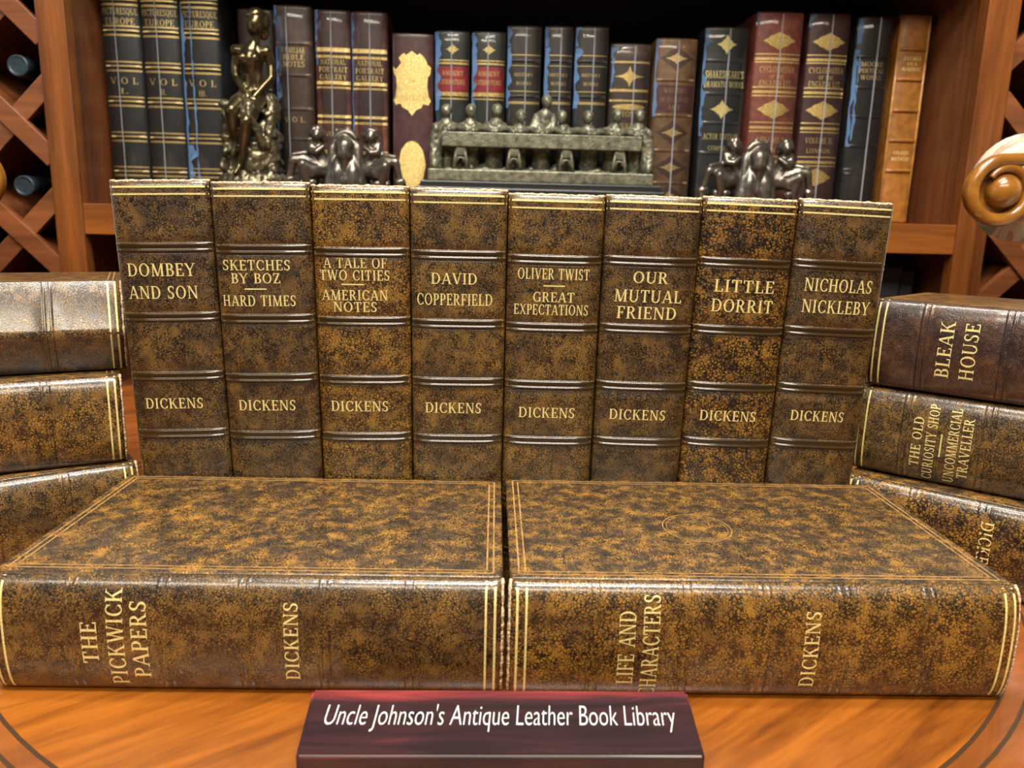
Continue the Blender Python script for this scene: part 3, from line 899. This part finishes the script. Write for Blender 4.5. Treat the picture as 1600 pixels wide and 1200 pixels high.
G_SH = 'old bindings on the bookcase shelf'
SHB = SHZ+.2
def shelf_book(label, xa, xb, y, ztop, col, bands=(), strips=(), orn=(), labels=(), text=(), wrap=True, fold=None, seam=-.08, W=190, rough=.38, b=7., rh=1.5, extra=None, ochre=GOLD_OLD, lines_mat=None, yaw=0., tmat=None):
    """bands / strips / ornaments / text are given as heights below the head"""
    T = xb-xa-1.0; H = ztop-SHB
    root = empty('antique_book', place((xa+xb)/2, y, SHB, yaw))
    tag(root, label, 'book', G_SH)
    sp = Spine(H, T, b, 2.2, tuple(H-d for d in bands), rib=3.2, rh=rh, plain=True)
    m = lth(col, rough)
    put('spine', spine_mesh(sp), m, root)
    for side in (1, -1):
        put('cover', board_mesh(sp, side, W, 3.2, 0), m, root)
    pg = bmesh.new(); box(pg, -T/2+3.3, T/2-3.3, b+2.2, b+W-4, 3, H-4, .5); put('page_block', pg, PAPER, root, False)
    if strips:
        for d0, d1 in strips:
            g = bmesh.new(); strip(g, sp, H-d1, H-d0, .2, -T/2*.96, T/2*.96)
            put('gilt_band', g, lines_mat or GOLD_OLD, root)
    for d0, d1, c in labels:
        g = bmesh.new(); strip(g, sp, H-d1, H-d0, .24, -T/2*.9, T/2*.93); put('title_label', g, lth(c, .4), root)
    for outl, xc, d in orn:
        g = bmesh.new(); patch(g, sp, outl, xc, H-d, .3); put('gilt_ornament', g, ochre, root)
    if text:
        g = bmesh.new()
        for t, d, h, wd in text: on_spine(g, sp, text_polys(t, 0, H-d, h, wd), .42)
        put('title_lettering', g, tmat or ochre, root, False)
    if extra: extra(root, sp)
    if wrap:
        # clear film round the binding, standing a little proud
        f = bmesh.new()
        n, rows = 18, 26
        grid = []
        for k in range(rows+1):
            z = -.0+(H+2.5)*k/rows
            row = []
            for i in range(n+1):
                x = (i/n-.5)*(T+1.2)
                u = abs(x)/(T/2+.6)
                yy = (b+1.5)*u**2.2-1.7-rh-.5*noise.noise(Vector((x*.08, z*.03, xa)))
                if k == rows: yy += 5
                row.append(f.verts.new((x, yy, min(z, H+1.5))))
            grid.append(row)
        for r0, r1 in zip(grid, grid[1:]):
            for i in range(n): f.faces.new((r0[i], r0[i+1], r1[i+1], r1[i]))
        wr = put('plastic_wrap', f, FILM, root)
        def ribbon(name, xf, w0, z0, z1, m_, amp, n=40):
            q = bmesh.new(); L_, R_ = [], []
            for k in range(n+1):
                z = z0+(z1-z0)*k/n
                nn = noise.noise(Vector((z*.045, xf*9, xa*.37)))
                n2 = noise.noise(Vector((z*.09, xf*5+4, xa*.91)))
                xx = xf*T/2+nn*amp
                ww = w0*max(.25, .75+1.1*n2) if amp > .6 else w0
                y0 = (b+1.5)*min(1.05, abs(xx)/(T/2+.6))**2.2-2.2-rh
                y1 = (b+1.5)*min(1.05, abs(xx+ww)/(T/2+.6))**2.2-2.9-rh-.6*n2*(amp > .6)
                L_.append(q.verts.new((xx, y0, z))); R_.append(q.verts.new((xx+ww, y1, z)))
            for k in range(n): q.faces.new((L_[k], R_[k], R_[k+1], L_[k+1]))
            put(name, q, m_, wr)
        if seam is not None: ribbon('wrap_seam', seam, 2.2, 0, H-3, SEAM, .3)
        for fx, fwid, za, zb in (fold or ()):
            ribbon('wrap_fold', fx, fwid, H-zb, H-za, FOLD_GLINT, 1.1)
    return root

BLK, BRN, MAR, RUST, GRN = (.022, .023, .026), (.085, .048, .032), (.062, .024, .022), (.13, .042, .028), (.022, .028, .022)
UMB, DK = (.040, .030, .025), (.026, .021, .020)
Y0 = 1302
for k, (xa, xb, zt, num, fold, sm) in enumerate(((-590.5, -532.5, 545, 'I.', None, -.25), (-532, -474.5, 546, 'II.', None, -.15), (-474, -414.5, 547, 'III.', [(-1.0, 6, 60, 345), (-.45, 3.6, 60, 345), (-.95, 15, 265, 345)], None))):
    zr = zt
    def d(z): return zr-z
    bnds = [d(489), d(446), d(395), d(344), d(292), d(240)]
    shelf_book(('black gilt-banded book at the left end of the shelf', 'black gilt-banded book, second from the left on the shelf', 'black gilt-banded book behind a blue-glinting film fold, third from the left on the shelf')[k],
        xa, xb, Y0+k*2, zt, BLK, bands=bnds, strips=[(q-7.5, q-5) for q in bnds]+[(q+5, q+8) for q in bnds]+[(q-1.2, q+1.2) for q in bnds],
        text=[('PICTURESQUE', d(473), 9, 53), ('EUROPE', d(459), 9, 44), ('V O L', d(374), 9.5, 42), (num, d(359), 8, 14 if k == 0 else None)], fold=fold, seam=sm, rh=2.0, lines_mat=GOLD_DULL)
shelf_book('dark brown book behind the seated bronze figure', -398, -341.5, 1340, 491, (.05, .03, .026), bands=[60, 120, 180, 240], seam=None)
shelf_book('brown wrapped book with raised bands, right of the bronze figure', -333, -275.5, 1310, 491, BRN, bands=[54, 100, 150, 195, 245],
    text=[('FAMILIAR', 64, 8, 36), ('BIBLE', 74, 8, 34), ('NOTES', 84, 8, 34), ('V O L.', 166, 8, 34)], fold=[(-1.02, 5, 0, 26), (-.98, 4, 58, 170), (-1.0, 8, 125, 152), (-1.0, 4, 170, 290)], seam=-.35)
for k, (xa, xb) in enumerate(((-272, -216.5), (-216, -159.8))):
    shelf_book(('maroon book with gilt double bands, behind the left bookend, left of its twin', 'maroon book with gilt double bands, beside the gold shield book')[k], xa, xb, 1311+k, 487-k*.5, MAR,
        strips=[(54, 60), (65, 69), (103, 108), (111, 114), (153, 157), (162, 166), (206, 212)], bands=[62, 108, 159], rh=.6,
        labels=[(166, 205, RUST)], text=[('NATIONAL', 75, 8, 38), ('PORTRAIT', 86, 8, 44), ('GALLERY', 97, 8, 42), ('VOL. I.' if k == 0 else 'VOL. II.', 182, 7.5, 28)],
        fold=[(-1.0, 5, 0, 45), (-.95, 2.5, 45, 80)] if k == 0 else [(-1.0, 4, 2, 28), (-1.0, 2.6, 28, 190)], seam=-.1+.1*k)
shelf_book('plum book with a large gold shield and gold oval on its spine', -154, -89, 1314, 458, (.060, .026, .026), bands=(), orn=[([(x*29.5, z*48) for x, z in SHIELD], -1, 74), (oval(21, 36), -1, 196)], ochre=GOLD_OLD, wrap=False, rough=.32, tmat=simple('gilt_darker_gold', (.50, .33, .09), .5), text=[('OF', 70, 6, 10), ('AMERICA', 95, 8, 40)])  # lettering in a slightly darker gold than the shield
for k, (xa, xb) in enumerate(((-86.5, -32.5), (-29, 23.5))):
    shelf_book(('dark green book with red title label, left one of the pair', 'dark green book with red title label, right one of the pair')[k], xa, xb, 1317, 464+k*.6, GRN,
        strips=[(42, 44), (46, 49), (90, 96), (99, 101)], labels=[(52, 90, (.40, .022, .035))], orn=[(diamond(10, 7, .9), 0, 27)],
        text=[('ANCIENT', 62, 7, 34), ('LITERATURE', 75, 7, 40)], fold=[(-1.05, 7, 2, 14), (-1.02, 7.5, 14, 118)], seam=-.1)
for k, (xa, xb) in enumerate(((25.5, 79.8), (85, 129.5), (132.5, 185.5))):
    shelf_book(('dark umber wrapped book with framed title panel, right of the green books', 'narrow dark umber wrapped book with framed title panel', 'dark umber wrapped book with framed title panel, beside the short brown book')[k],
        xa, xb, 1321, 475.5+k, UMB, bands=[51, 104], strips=[(42, 43.5), (58, 59), (96, 97.5), (112, 116)], rh=2,
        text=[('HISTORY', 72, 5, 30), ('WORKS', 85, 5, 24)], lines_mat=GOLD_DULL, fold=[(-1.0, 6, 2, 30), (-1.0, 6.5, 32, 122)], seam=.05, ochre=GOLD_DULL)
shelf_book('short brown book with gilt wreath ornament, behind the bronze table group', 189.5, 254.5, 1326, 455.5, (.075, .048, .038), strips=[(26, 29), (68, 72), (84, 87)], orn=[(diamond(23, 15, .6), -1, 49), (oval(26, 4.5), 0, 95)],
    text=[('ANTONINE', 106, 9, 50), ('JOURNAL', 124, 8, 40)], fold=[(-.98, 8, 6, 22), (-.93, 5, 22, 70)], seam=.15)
FAWN = (.24, .135, .06)
def lozenges(root, sp):
    H = sp.H
    for d_ in (30, 143, 197, 243):
        g = bmesh.new(); patch(g, sp, [(x*1.0, z*.95) for x, z in diamond(27, 19, 1.0)], 0, H-d_, .22); put('lozenge_panel', g, lth((.10, .045, .034), .4), root)
        g = bmesh.new(); patch(g, sp, diamond(17, 8, .8), 0, H-d_, .34); put('gilt_ornament', g, GOLD_DULL, root)
shelf_book('fawn book with brown lozenges down its spine', 262, 328.5, 1328, 466, FAWN, bands=[62, 116, 170, 221, 268], labels=[(70, 112, (.12, .04, .036))], extra=lozenges, rh=2.2,
    text=[('MASTERS', 78, 7, 36), ('OF ENGRAVED', 92, 7, 46), ('ART', 104, 7, 22)], ochre=simple('gilt_rose', (.38, .20, .12), .5), seam=.0, fold=[(-1.02, 5, 2, 118)], yaw=0)
shelf_book('black book with bright gilt ornaments, left of the red books', 339.5, 409.5, 1330, 485.5, BLK, bands=[50, 100, 145, 192], orn=[(diamond(15, 14, .8), 0, 26), (diamond(18, 14, .8), -1, 124)],
    text=[("SHAKESPEARE'S", 71, 11, 62), ('DRAMATIC WORKS', 86, 9, 64), ('ACTOR EDITION', 166, 9, 56), ('COMPLETE', 184, 7, 38)], fold=[(-1.0, 8, 2, 24), (-1.02, 5, 24, 165)], seam=.05, rh=1.2, ochre=GOLD)
for k, (xa, xb, cc) in enumerate(((420.5, 496.5, (.30, .085, .058)), (505.5, 573.5, (.075, .026, .026)))):
    shelf_book(('bright red book with gilt cartouches, behind the right bookend', 'maroon book with gilt cartouches, right of the bright red one')[k], xa, xb, 1332+2*k, 511+k, cc,
        strips=[(62, 64), (68, 72), (74, 76), (112, 114), (118, 122), (125, 127), (166, 168), (173, 177), (180, 182), (219, 221), (226, 230), (233, 235)], ochre=GOLD_OLD,
        orn=[(diamond(25, 13, 1.15), 0, 43), (diamond(26, 14, 1.15), 0, 147), (diamond(25, 14, 1.15), 0, 252)],
        text=[('CYCLOPAEDIA', 86, 9, 56), ('OF THE', 97, 6, 24), ('ENGLISH LIT.', 107, 9, 54), ('VOLUME I.' if k == 0 else 'VOLUME II.', 194, 9, 46), ('1780-1850' if 0 else 'LONDON', 210, 7, 40)],
        fold=[(-1.0, 6, 2, 22)], seam=.0, lines_mat=GOLD_OLD)
shelf_book('dark brown wrapped book with raised bands, left of the tan book', 585, 643, 1336, 510, DK, bands=[60, 107, 152, 198, 243], rh=2.4,
    text=[('MOORE', 72, 7, 36), ('POETICAL', 82, 7, 40), ('WORKS', 92, 7, 34)], ochre=GOLD_DULL, fold=[(-1.0, 6, 4, 42), (-1.02, 5.5, 50, 200), (-.8, 2.5, 60, 190)], seam=.1, rough=.3)
def joint_edges(root, sp):
    for sd in (-1, 1):
        g = bmesh.new()
        tube(g, [(sd*(sp.T/2-.8), sp.b-3., z) for z in (1, sp.H*.5, sp.H-1)], 2.1, 10)
        put('spine_joint', g, lth((.46, .22, .055), .45), root)
shelf_book('unwrapped tan calf book with raised bands at the right end of the shelf', 655, 704, 1338, 515, (.30, .118, .020), extra=joint_edges, bands=[52, 98, 146, 193, 241], rh=3.6, wrap=False,
    text=[('AYLMER', 66, 5.5, 30), ('ON A', 74, 5, 16), ('ALMANAC', 82, 5.5, 32), ('GRAND', 212, 5.5, 25), ('BRETAGNE', 222, 5.5, 30)], ochre=GOLD)

# ================================================================== bronzes on the shelf
def sculpt_root(name, x, y, label, cat):
    o = empty(name, loc=(x, y, SHB)); return tag(o, label, cat)

# seated figure
root = sculpt_root('bronze_figurine', -353, 1262, 'dark bronze figurine of a seated woman on a rock, in front of the books', 'statue')
def n3(cx, cy, y=0.):
    return Vector(((cx-260)/4*.98, y, (1140-cy)/4*.905+35))
b_ = bmesh.new()
chain(b_, [(n3(262, 575, 6), 17), (n3(255, 500, 4), 14), (n3(255, 430, 2), 14), (n3(252, 355, -2), 18.5), (n3(252, 310, 0), 15), (n3(278, 240, -1), 7.5), (n3(290, 190, -3), 7)])
ellip(b_, n3(290, 138, -5), (12.5, 13.5, 17.5), 20, 14, Matrix.Rotation(RAD(14), 3, 'Y'))
ellip(b_, n3(262, 160, -13), (2.2, 3, 3)); ellip(b_, n3(282, 165, -11), (7, 5, 7))
for cx in (212, 285): ellip(b_, n3(cx, 350, -14), (7.5, 6.5, 7))
limb(b_, n3(162, 296), 9, n3(342, 303), 9)
chain(b_, [(n3(165, 300, 2), 7.5), (n3(148, 380, 4), 6.8), (n3(152, 460, 2), 6), (n3(200, 530, -12), 4.6), (n3(240, 585, -22), 3.8)])
chain(b_, [(n3(348, 305, 2), 7.5), (n3(366, 380, 4), 6.8), (n3(368, 460, 0), 6), (n3(325, 530, -14), 4.6), (n3(285, 592, -23), 3.8)])
for hx, sg in ((250, 1), (270, -1)):
    for q in range(4):
        limb(b_, n3(hx-6+q*4, 585+q*2, -23), 1.9, n3(hx-4+q*4*sg, 612, -27+q), 1.4, 8)
chain(b_, [(n3(225, 585, 2), 16), (n3(190, 640, -22), 14), (n3(165, 690, -38), 10.5), (n3(160, 790, -30), 9), (n3(165, 880, -22), 6.5), (n3(150, 960, -26), 5)])
chain(b_, [(n3(285, 590, 2), 16), (n3(268, 680, -26), 13.5), (n3(252, 755, -40), 10), (n3(228, 850, -34), 8.8), (n3(205, 960, -30), 5.6), (n3(188, 1030, -30), 4.6), (n3(172, 1078, -40), 4.2)])
sculpt('body', b_, BRONZE, root, 1.5, 5)
b_ = bmesh.new()
ellip(b_, n3(292, 82, -2), (14, 13.5, 11)); ellip(b_, n3(330, 110, 4), (10, 10, 13)); ellip(b_, n3(322, 165, 9), (9, 8, 13))
for q in range(9): ellip(b_, n3(250+q*11, 85+14*math.sin(q*1.9), -9+q*1.5), (4.2, 4, 4.2), 10, 8)
sculpt('hair', b_, BRONZE, root, 1.4, 2, .8, .35)
b_ = bmesh.new()
rnd = random.Random(3)
ellip(b_, n3(240, 690, 22), (30, 26, 40)); ellip(b_, n3(335, 660, 14), (15, 20, 28)); ellip(b_, n3(230, 960, 6), (36, 30, 58))
ellip(b_, n3(320, 900, 2), (20, 22, 48)); ellip(b_, n3(110, 830, -2), (12, 13, 34)); ellip(b_, n3(370, 960, 0), (9, 14, 36))
for q in range(14):
    ellip(b_, n3(rnd.uniform(80, 130), rnd.uniform(680, 1080), rnd.uniform(-16, 8)), [rnd.uniform(6, 11) for _ in range(3)], 10, 8)
for q in range(44):
    ellip(b_, n3(rnd.uniform(70, 405), rnd.uniform(600, 1180), rnd.uniform(-24, 14)), [rnd.uniform(5, 11) for _ in range(3)], 10, 8)
sculpt('rock', b_, BRONZE_ROCK, root, 2., 2, 2.2, .12)
b_ = bmesh.new()
for q in range(26):
    a = 2*math.pi*q/26
    ellip(b_, Vector((-6+43*math.cos(a), 33*math.sin(a), 34)), (10, 9, rnd.uniform(12, 21)), 10, 8)
box(b_, -52, 44, -40, 40, .3, 24, 6)
sculpt('base', b_, BRONZE_ROCK, root, 2., 2, 1.6, .15)
b_ = bmesh.new()
chain(b_, [(n3(205, 600, -14), 8), (n3(262, 650, -36), 7), (n3(270, 720, -42), 6), (n3(300, 800, -30), 6), (n3(318, 900, -20), 7)])
chain(b_, [(n3(330, 590, 0), 7), (n3(370, 640, -6), 7), (n3(360, 760, -14), 7), (n3(345, 900, -16), 6)])
chain(b_, [(n3(225, 640, -30), 5), (n3(240, 690, -40), 5), (n3(232, 730, -40), 4)])
sculpt('drapery', b_, BRONZE_ROCK, root, 1.6, 2, 1.6, .14)

# pair of bookends
def bookend(x, label, flip):
    root = sculpt_root('bronze_bookend', x, 1255, label, 'bookend')
    root['group'] = 'figure bookends on the shelf'
    def p(cx, cy, y=0.):
        X = (cx-820)/8.89*.98
        return Vector((-X if flip else X, y, 39+(900-cy)/8.89*.94))
    b_ = bmesh.new()
    # central upright with rounded shoulders, spreading folds and a drop-shaped boss
    for s_ in (-1, 1):
        chain(b_, [(p(820+s_*120, 300, 2), 7), (p(820+s_*170, 420, 0), 8), (p(820+s_*180, 640, -2), 8), (p(820+s_*200, 880, -4), 10), (p(820+s_*220, 1200, -4), 12)])
        chain(b_, [(p(820+s_*90, 600, 0), 11), (p(820+s_*105, 760, -5), 13), (p(820+s_*110, 1200, -5), 14)])
    box(b_, -19, 19, 2, 22, .5, 104, 6)
    chain(b_, [(p(700, 270, 0), 6), (p(760, 215, 0), 6), (p(820, 195, 0), 6), (p(900, 215, 0), 6), (p(960, 280, 0), 6)])
    chain(b_, [(p(820, 300, 0), 9), (p(820, 400, -8), 14), (p(820, 500, -11), 12), (p(820, 600, -12), 6.5), (p(820, 720, -12), 4), (p(820, 880, -12), 5)])
    for cx, cy in ((700, 170), (860, 150), (760, 180)): ellip(b_, p(cx, cy, 2), (5, 5, 4))
    sculpt('pedestal', b_, PEWTER, root, 1.7, 4)
    for s_ in (-1, 1):
        def q(cx, cy, y=0.): return p(cx if s_ < 0 else 1640-cx, cy, y)
        b_ = bmesh.new()
        ellip(b_, q(455, 245, -8), (9.2, 9.5, 11), 18, 12); ellip(b_, q(455, 265, -17), (2, 2.4, 3)); ellip(b_, q(455, 285, -14), (5, 3.6, 4.5))
        chain(b_, [(q(440, 300, -4), 5), (q(430, 380, 0), 11), (q(420, 470, 3), 12), (q(470, 600, 6), 14), (q(500, 700, 6), 16)])
        chain(b_, [(q(365, 370, -2), 6.5), (q(370, 470, -10), 5), (q(450, 480, -14), 4.6), (q(540, 405, -10), 3.8)])
        chain(b_, [(q(480, 350, 2), 6), (q(300, 500, -6), 5), (q(200, 515, -10), 4.2), (q(130, 525, -12), 3.4)])
        chain(b_, [(q(480, 720, 4), 13), (q(380, 740, -8), 11), (q(260, 660, -16), 8), (q(300, 850, -14), 6.5), (q(290, 1000, -12), 5), (q(300, 1180, -16), 5)])
        chain(b_, [(q(450, 640, 2), 10), (q(250, 580, -6), 8), (q(120, 600, -10), 6.5), (q(90, 740, -8), 5.5), (q(50, 880, -8), 4.6), (q(40, 1160, -10), 5)])
        sculpt('seated_figure', b_, PEWTER, root, 1.5, 3)
        b_ = bmesh.new()
        chain(b_, [(q(395, 235, -8), 6), (q(420, 190, -8), 7), (q(470, 175, -8), 7), (q(525, 220, -6), 6), (q(545, 300, -2), 5)])
        sculpt('hair', b_, PEWTER, root, 1.6, 2, .8, .3)
        b_ = bmesh.new()
        rn = random.Random(5)
        for _ in range(16): ellip(b_, q(rn.uniform(60, 560), rn.uniform(860, 1230), rn.uniform(-12, 10)), [rn.uniform(5, 10) for _ in range(3)], 10, 8)
        sculpt('rock', b_, PEWTER, root, 2., 2, 1., .2)
    b_ = bmesh.new(); box(b_, -84, 84, -24, 26, .2, 9, 2); put('base', b_, PEWTER, root, False)
bookend(-218, 'bronze bookend with two crouched figures, before the maroon twin books', False)
bookend(414, 'bronze bookend with two crouched figures, before the red books', True)

# long table group in bronze: evenly seated plain figures
root = sculpt_root('bronze_table_group', 81, 1266, 'long grey-green bronze group of figures seated behind a table, on a black base', 'statue')
bm = bmesh.new()
box(bm, -196, 196, -34, 34, .2, 24, 2); box(bm, -190, 190, -31, 31, 24, 38, 3); box(bm, -184, 184, -29, 29, 38, 46.5, 2)
put('plinth', bm, BLACKSTONE, root, False)
bm = bmesh.new(); box(bm, -173, 171, -25, 25, 46.6, 64, 2); put('base', bm, BRONZE_GREEN, root, False)
bm = bmesh.new()
box(bm, -152, 150, -24, 6, 97, 118, 1.2)
for v in bm.verts:
    if v.co.y < -20: v.co.y += 1.4*math.sin(v.co.x*.21)
put('table_top', bm, BRONZE_GREEN, root, False)
for cx in (-124, -43, 37, 118):
    bm = bmesh.new()
    for s_ in (-1, 1):
        tube(bm, [(cx+s_*10, -18, 64), (cx+s_*8, -18, 80), (cx+s_*5, -18, 97)], [3.4, 3., 3.], 8)
    tube(bm, [(cx-6, -18, 74), (cx-3, -18, 81), (cx+3, -18, 81), (cx+6, -18, 74)], 2.4, 8)
    box(bm, cx-7, cx+7, -21, -15, 84, 97, .6)
    put('trestle', bm, BRONZE_GREEN, root)
rn = random.Random(11)
for k in range(9):
    b_ = bmesh.new()
    cx = -148+37*k
    hgt = 150+rn.uniform(-6, 8)+(10 if k == 4 else 0)
    lean = rn.uniform(-7, 7)
    yy = 14
    ellip(b_, (cx+lean, yy-6, hgt), (7.6, 8, 9.5), 14, 10); ellip(b_, (cx+lean, yy-3, hgt+3), (8.6, 8.4, 8.5), 14, 10)
    chain(b_, [((cx+lean, yy, hgt-10), 5), ((cx+lean*.6, yy, hgt-20), 12), ((cx, yy+2, 112), 15), ((cx, yy+4, 70), 15)])
    for s_ in (-1, 1):
        chain(b_, [((cx+lean*.6+s_*12, yy, hgt-21), 6), ((cx+s_*17, yy-8, 127), 5.4), ((cx+s_*rn.uniform(2, 9), yy-24, 121.5), 3.8)])
        chain(b_, [((cx+s_*6, yy-4, hgt-24), 3.4), ((cx+s_*9, yy-9, 128), 3.6), ((cx+s_*11, yy-6, 100), 5)])
    sculpt('seated_figure', b_, BRONZE_GREEN, root, 1.8, 2, .9, .22)
for s_ in (-1, 1):
    b_ = bmesh.new()
    x_ = s_*162
    chain(b_, [((x_, -8, 66), 9), ((x_, -6, 92), 10), ((x_-s_*2, -4, 122), 10)])
    chain(b_, [((x_, -10, 124), 7), ((x_+s_*4, -8, 100), 7), ((x_+s_*2, -16, 68), 6)])
    sculpt('end_pillar', b_, BRONZE_GREEN, root, 1.8, 2, 1.4, .16)
b_ = bmesh.new()
box(b_, -150, 150, 2, 18, 60, 68, 2)
for q in range(30):
    ellip(b_, (rn.uniform(-150, 150), rn.uniform(4, 16), 66), (rn.uniform(5, 9), 6, rn.uniform(5, 11)), 10, 8)
sculpt('footing', b_, BRONZE_GREEN, root, 2., 1, 1, .2)

# ================================================================== armchairs
def armchair(label, sx, px, py, pz):
    """scroll-armed chair; (px,py,pz) is the middle of the near scroll, sx = +1 when the chair lies to the right"""
    root = empty('armchair', loc=(px, py, FLOOR_Z))
    tag(root, label, 'armchair')
    h = pz-FLOOR_Z
    # carved volute facing the viewer
    bm = bmesh.new()
    pts, rad = [(sx*70, -4, h+36), (sx*45, -4, h+34.5), (sx*22, -5, h+32.5)], [7.2, 7.2, 7.2]
    n = 110
    for i in range(n+1):
        t = i/n
        a = RAD(88+t*410)
        r = 31-1.5*t if t < .62 else 30.1-(t-.62)/.38*11.
        pts.append((sx*(r*math.cos(a)), -5-9*max(0., t-.55), h+r*math.sin(a))); rad.append(7.2 if t < .62 else 7.2-4.2*(t-.62)/.38)
    tube(bm, pts, rad, 14)
    vol = put('arm_scroll', bm, OAK, root)
    bm = bmesh.new(); ellip(bm, (sx*4, -2, h+0), (18.5, 17, 18.5), 28, 18); put('scroll_boss', bm, OAK, vol)
    bm = bmesh.new()
    g = bmesh.ops.create_cone(bm, cap_ends=True, segments=40, radius1=32, radius2=32, depth=10)
    M = Matrix.Translation((0, 6, h)) @ Matrix.Rotation(RAD(90), 4, 'X')
    for v in g['verts']: v.co = M @ v.co
    put('scroll_backing', bm, OAK, vol, False)
    bm = bmesh.new()
    pts = [(sx*(33+t*430), 14+t*240, h+4+t*22) for t in [i/16 for i in range(17)]]
    tube(bm, pts, [57+5*(i/16) for i in range(17)], 32)
    put('arm_roll', bm, FLORAL, root)
    dx, dy = sx*.872, .489
    def L(u, v_, z):  # u along the arm, v across towards the far arm
        return Vector((u*dx+v_*sx*.489, u*dy-v_*.872, z))
    def block(name, m, u0, u1, v0, v1, z0, z1, bev=12):
        bm = bmesh.new(); vs = box(bm, u0, u1, v0, v1, z0, z1, bev, None, 4)
        for v in bm.verts: v.co = L(v.co.x, v.co.y, v.co.z)
        bmesh.ops.recalc_face_normals(bm, faces=bm.faces)
        return put(name, bm, m, root)
    block('arm_panel', FLORAL, 70, 460, 25, 75, 150, h-20)
    block('seat', FLORAL, 70, 500, 78, 560, 180, 330, 30)
    block('backrest', FLORAL, 430, 520, 78, 560, 332, 860, 30)
    block('arm_panel', FLORAL, 70, 460, 563, 640, 150, h-20)
    bm = bmesh.new(); tube(bm, [L(20+t*430, 610, h+2+t*30) for t in [i/10 for i in range(11)]], [40+14*(i/10) for i in range(11)], 24); put('arm_roll', bm, FLORAL, root)
    for u in (90, 440):
        for v_ in (60, 600):
            bm = bmesh.new(); p0, p1 = L(u, v_, 155), L(u, v_, .5)
            tube(bm, [p0, (p0+p1)/2, p1], [24, 20, 14], 14); put('leg', bm, OAK, root)
armchair('armchair with carved honey wood arm scroll and cream floral cover, at the right edge', 1, 541, 850, 227.5)
armchair('armchair with carved honey wood arm scroll, barely showing at the left edge', -1, -531, 850, 213.3)
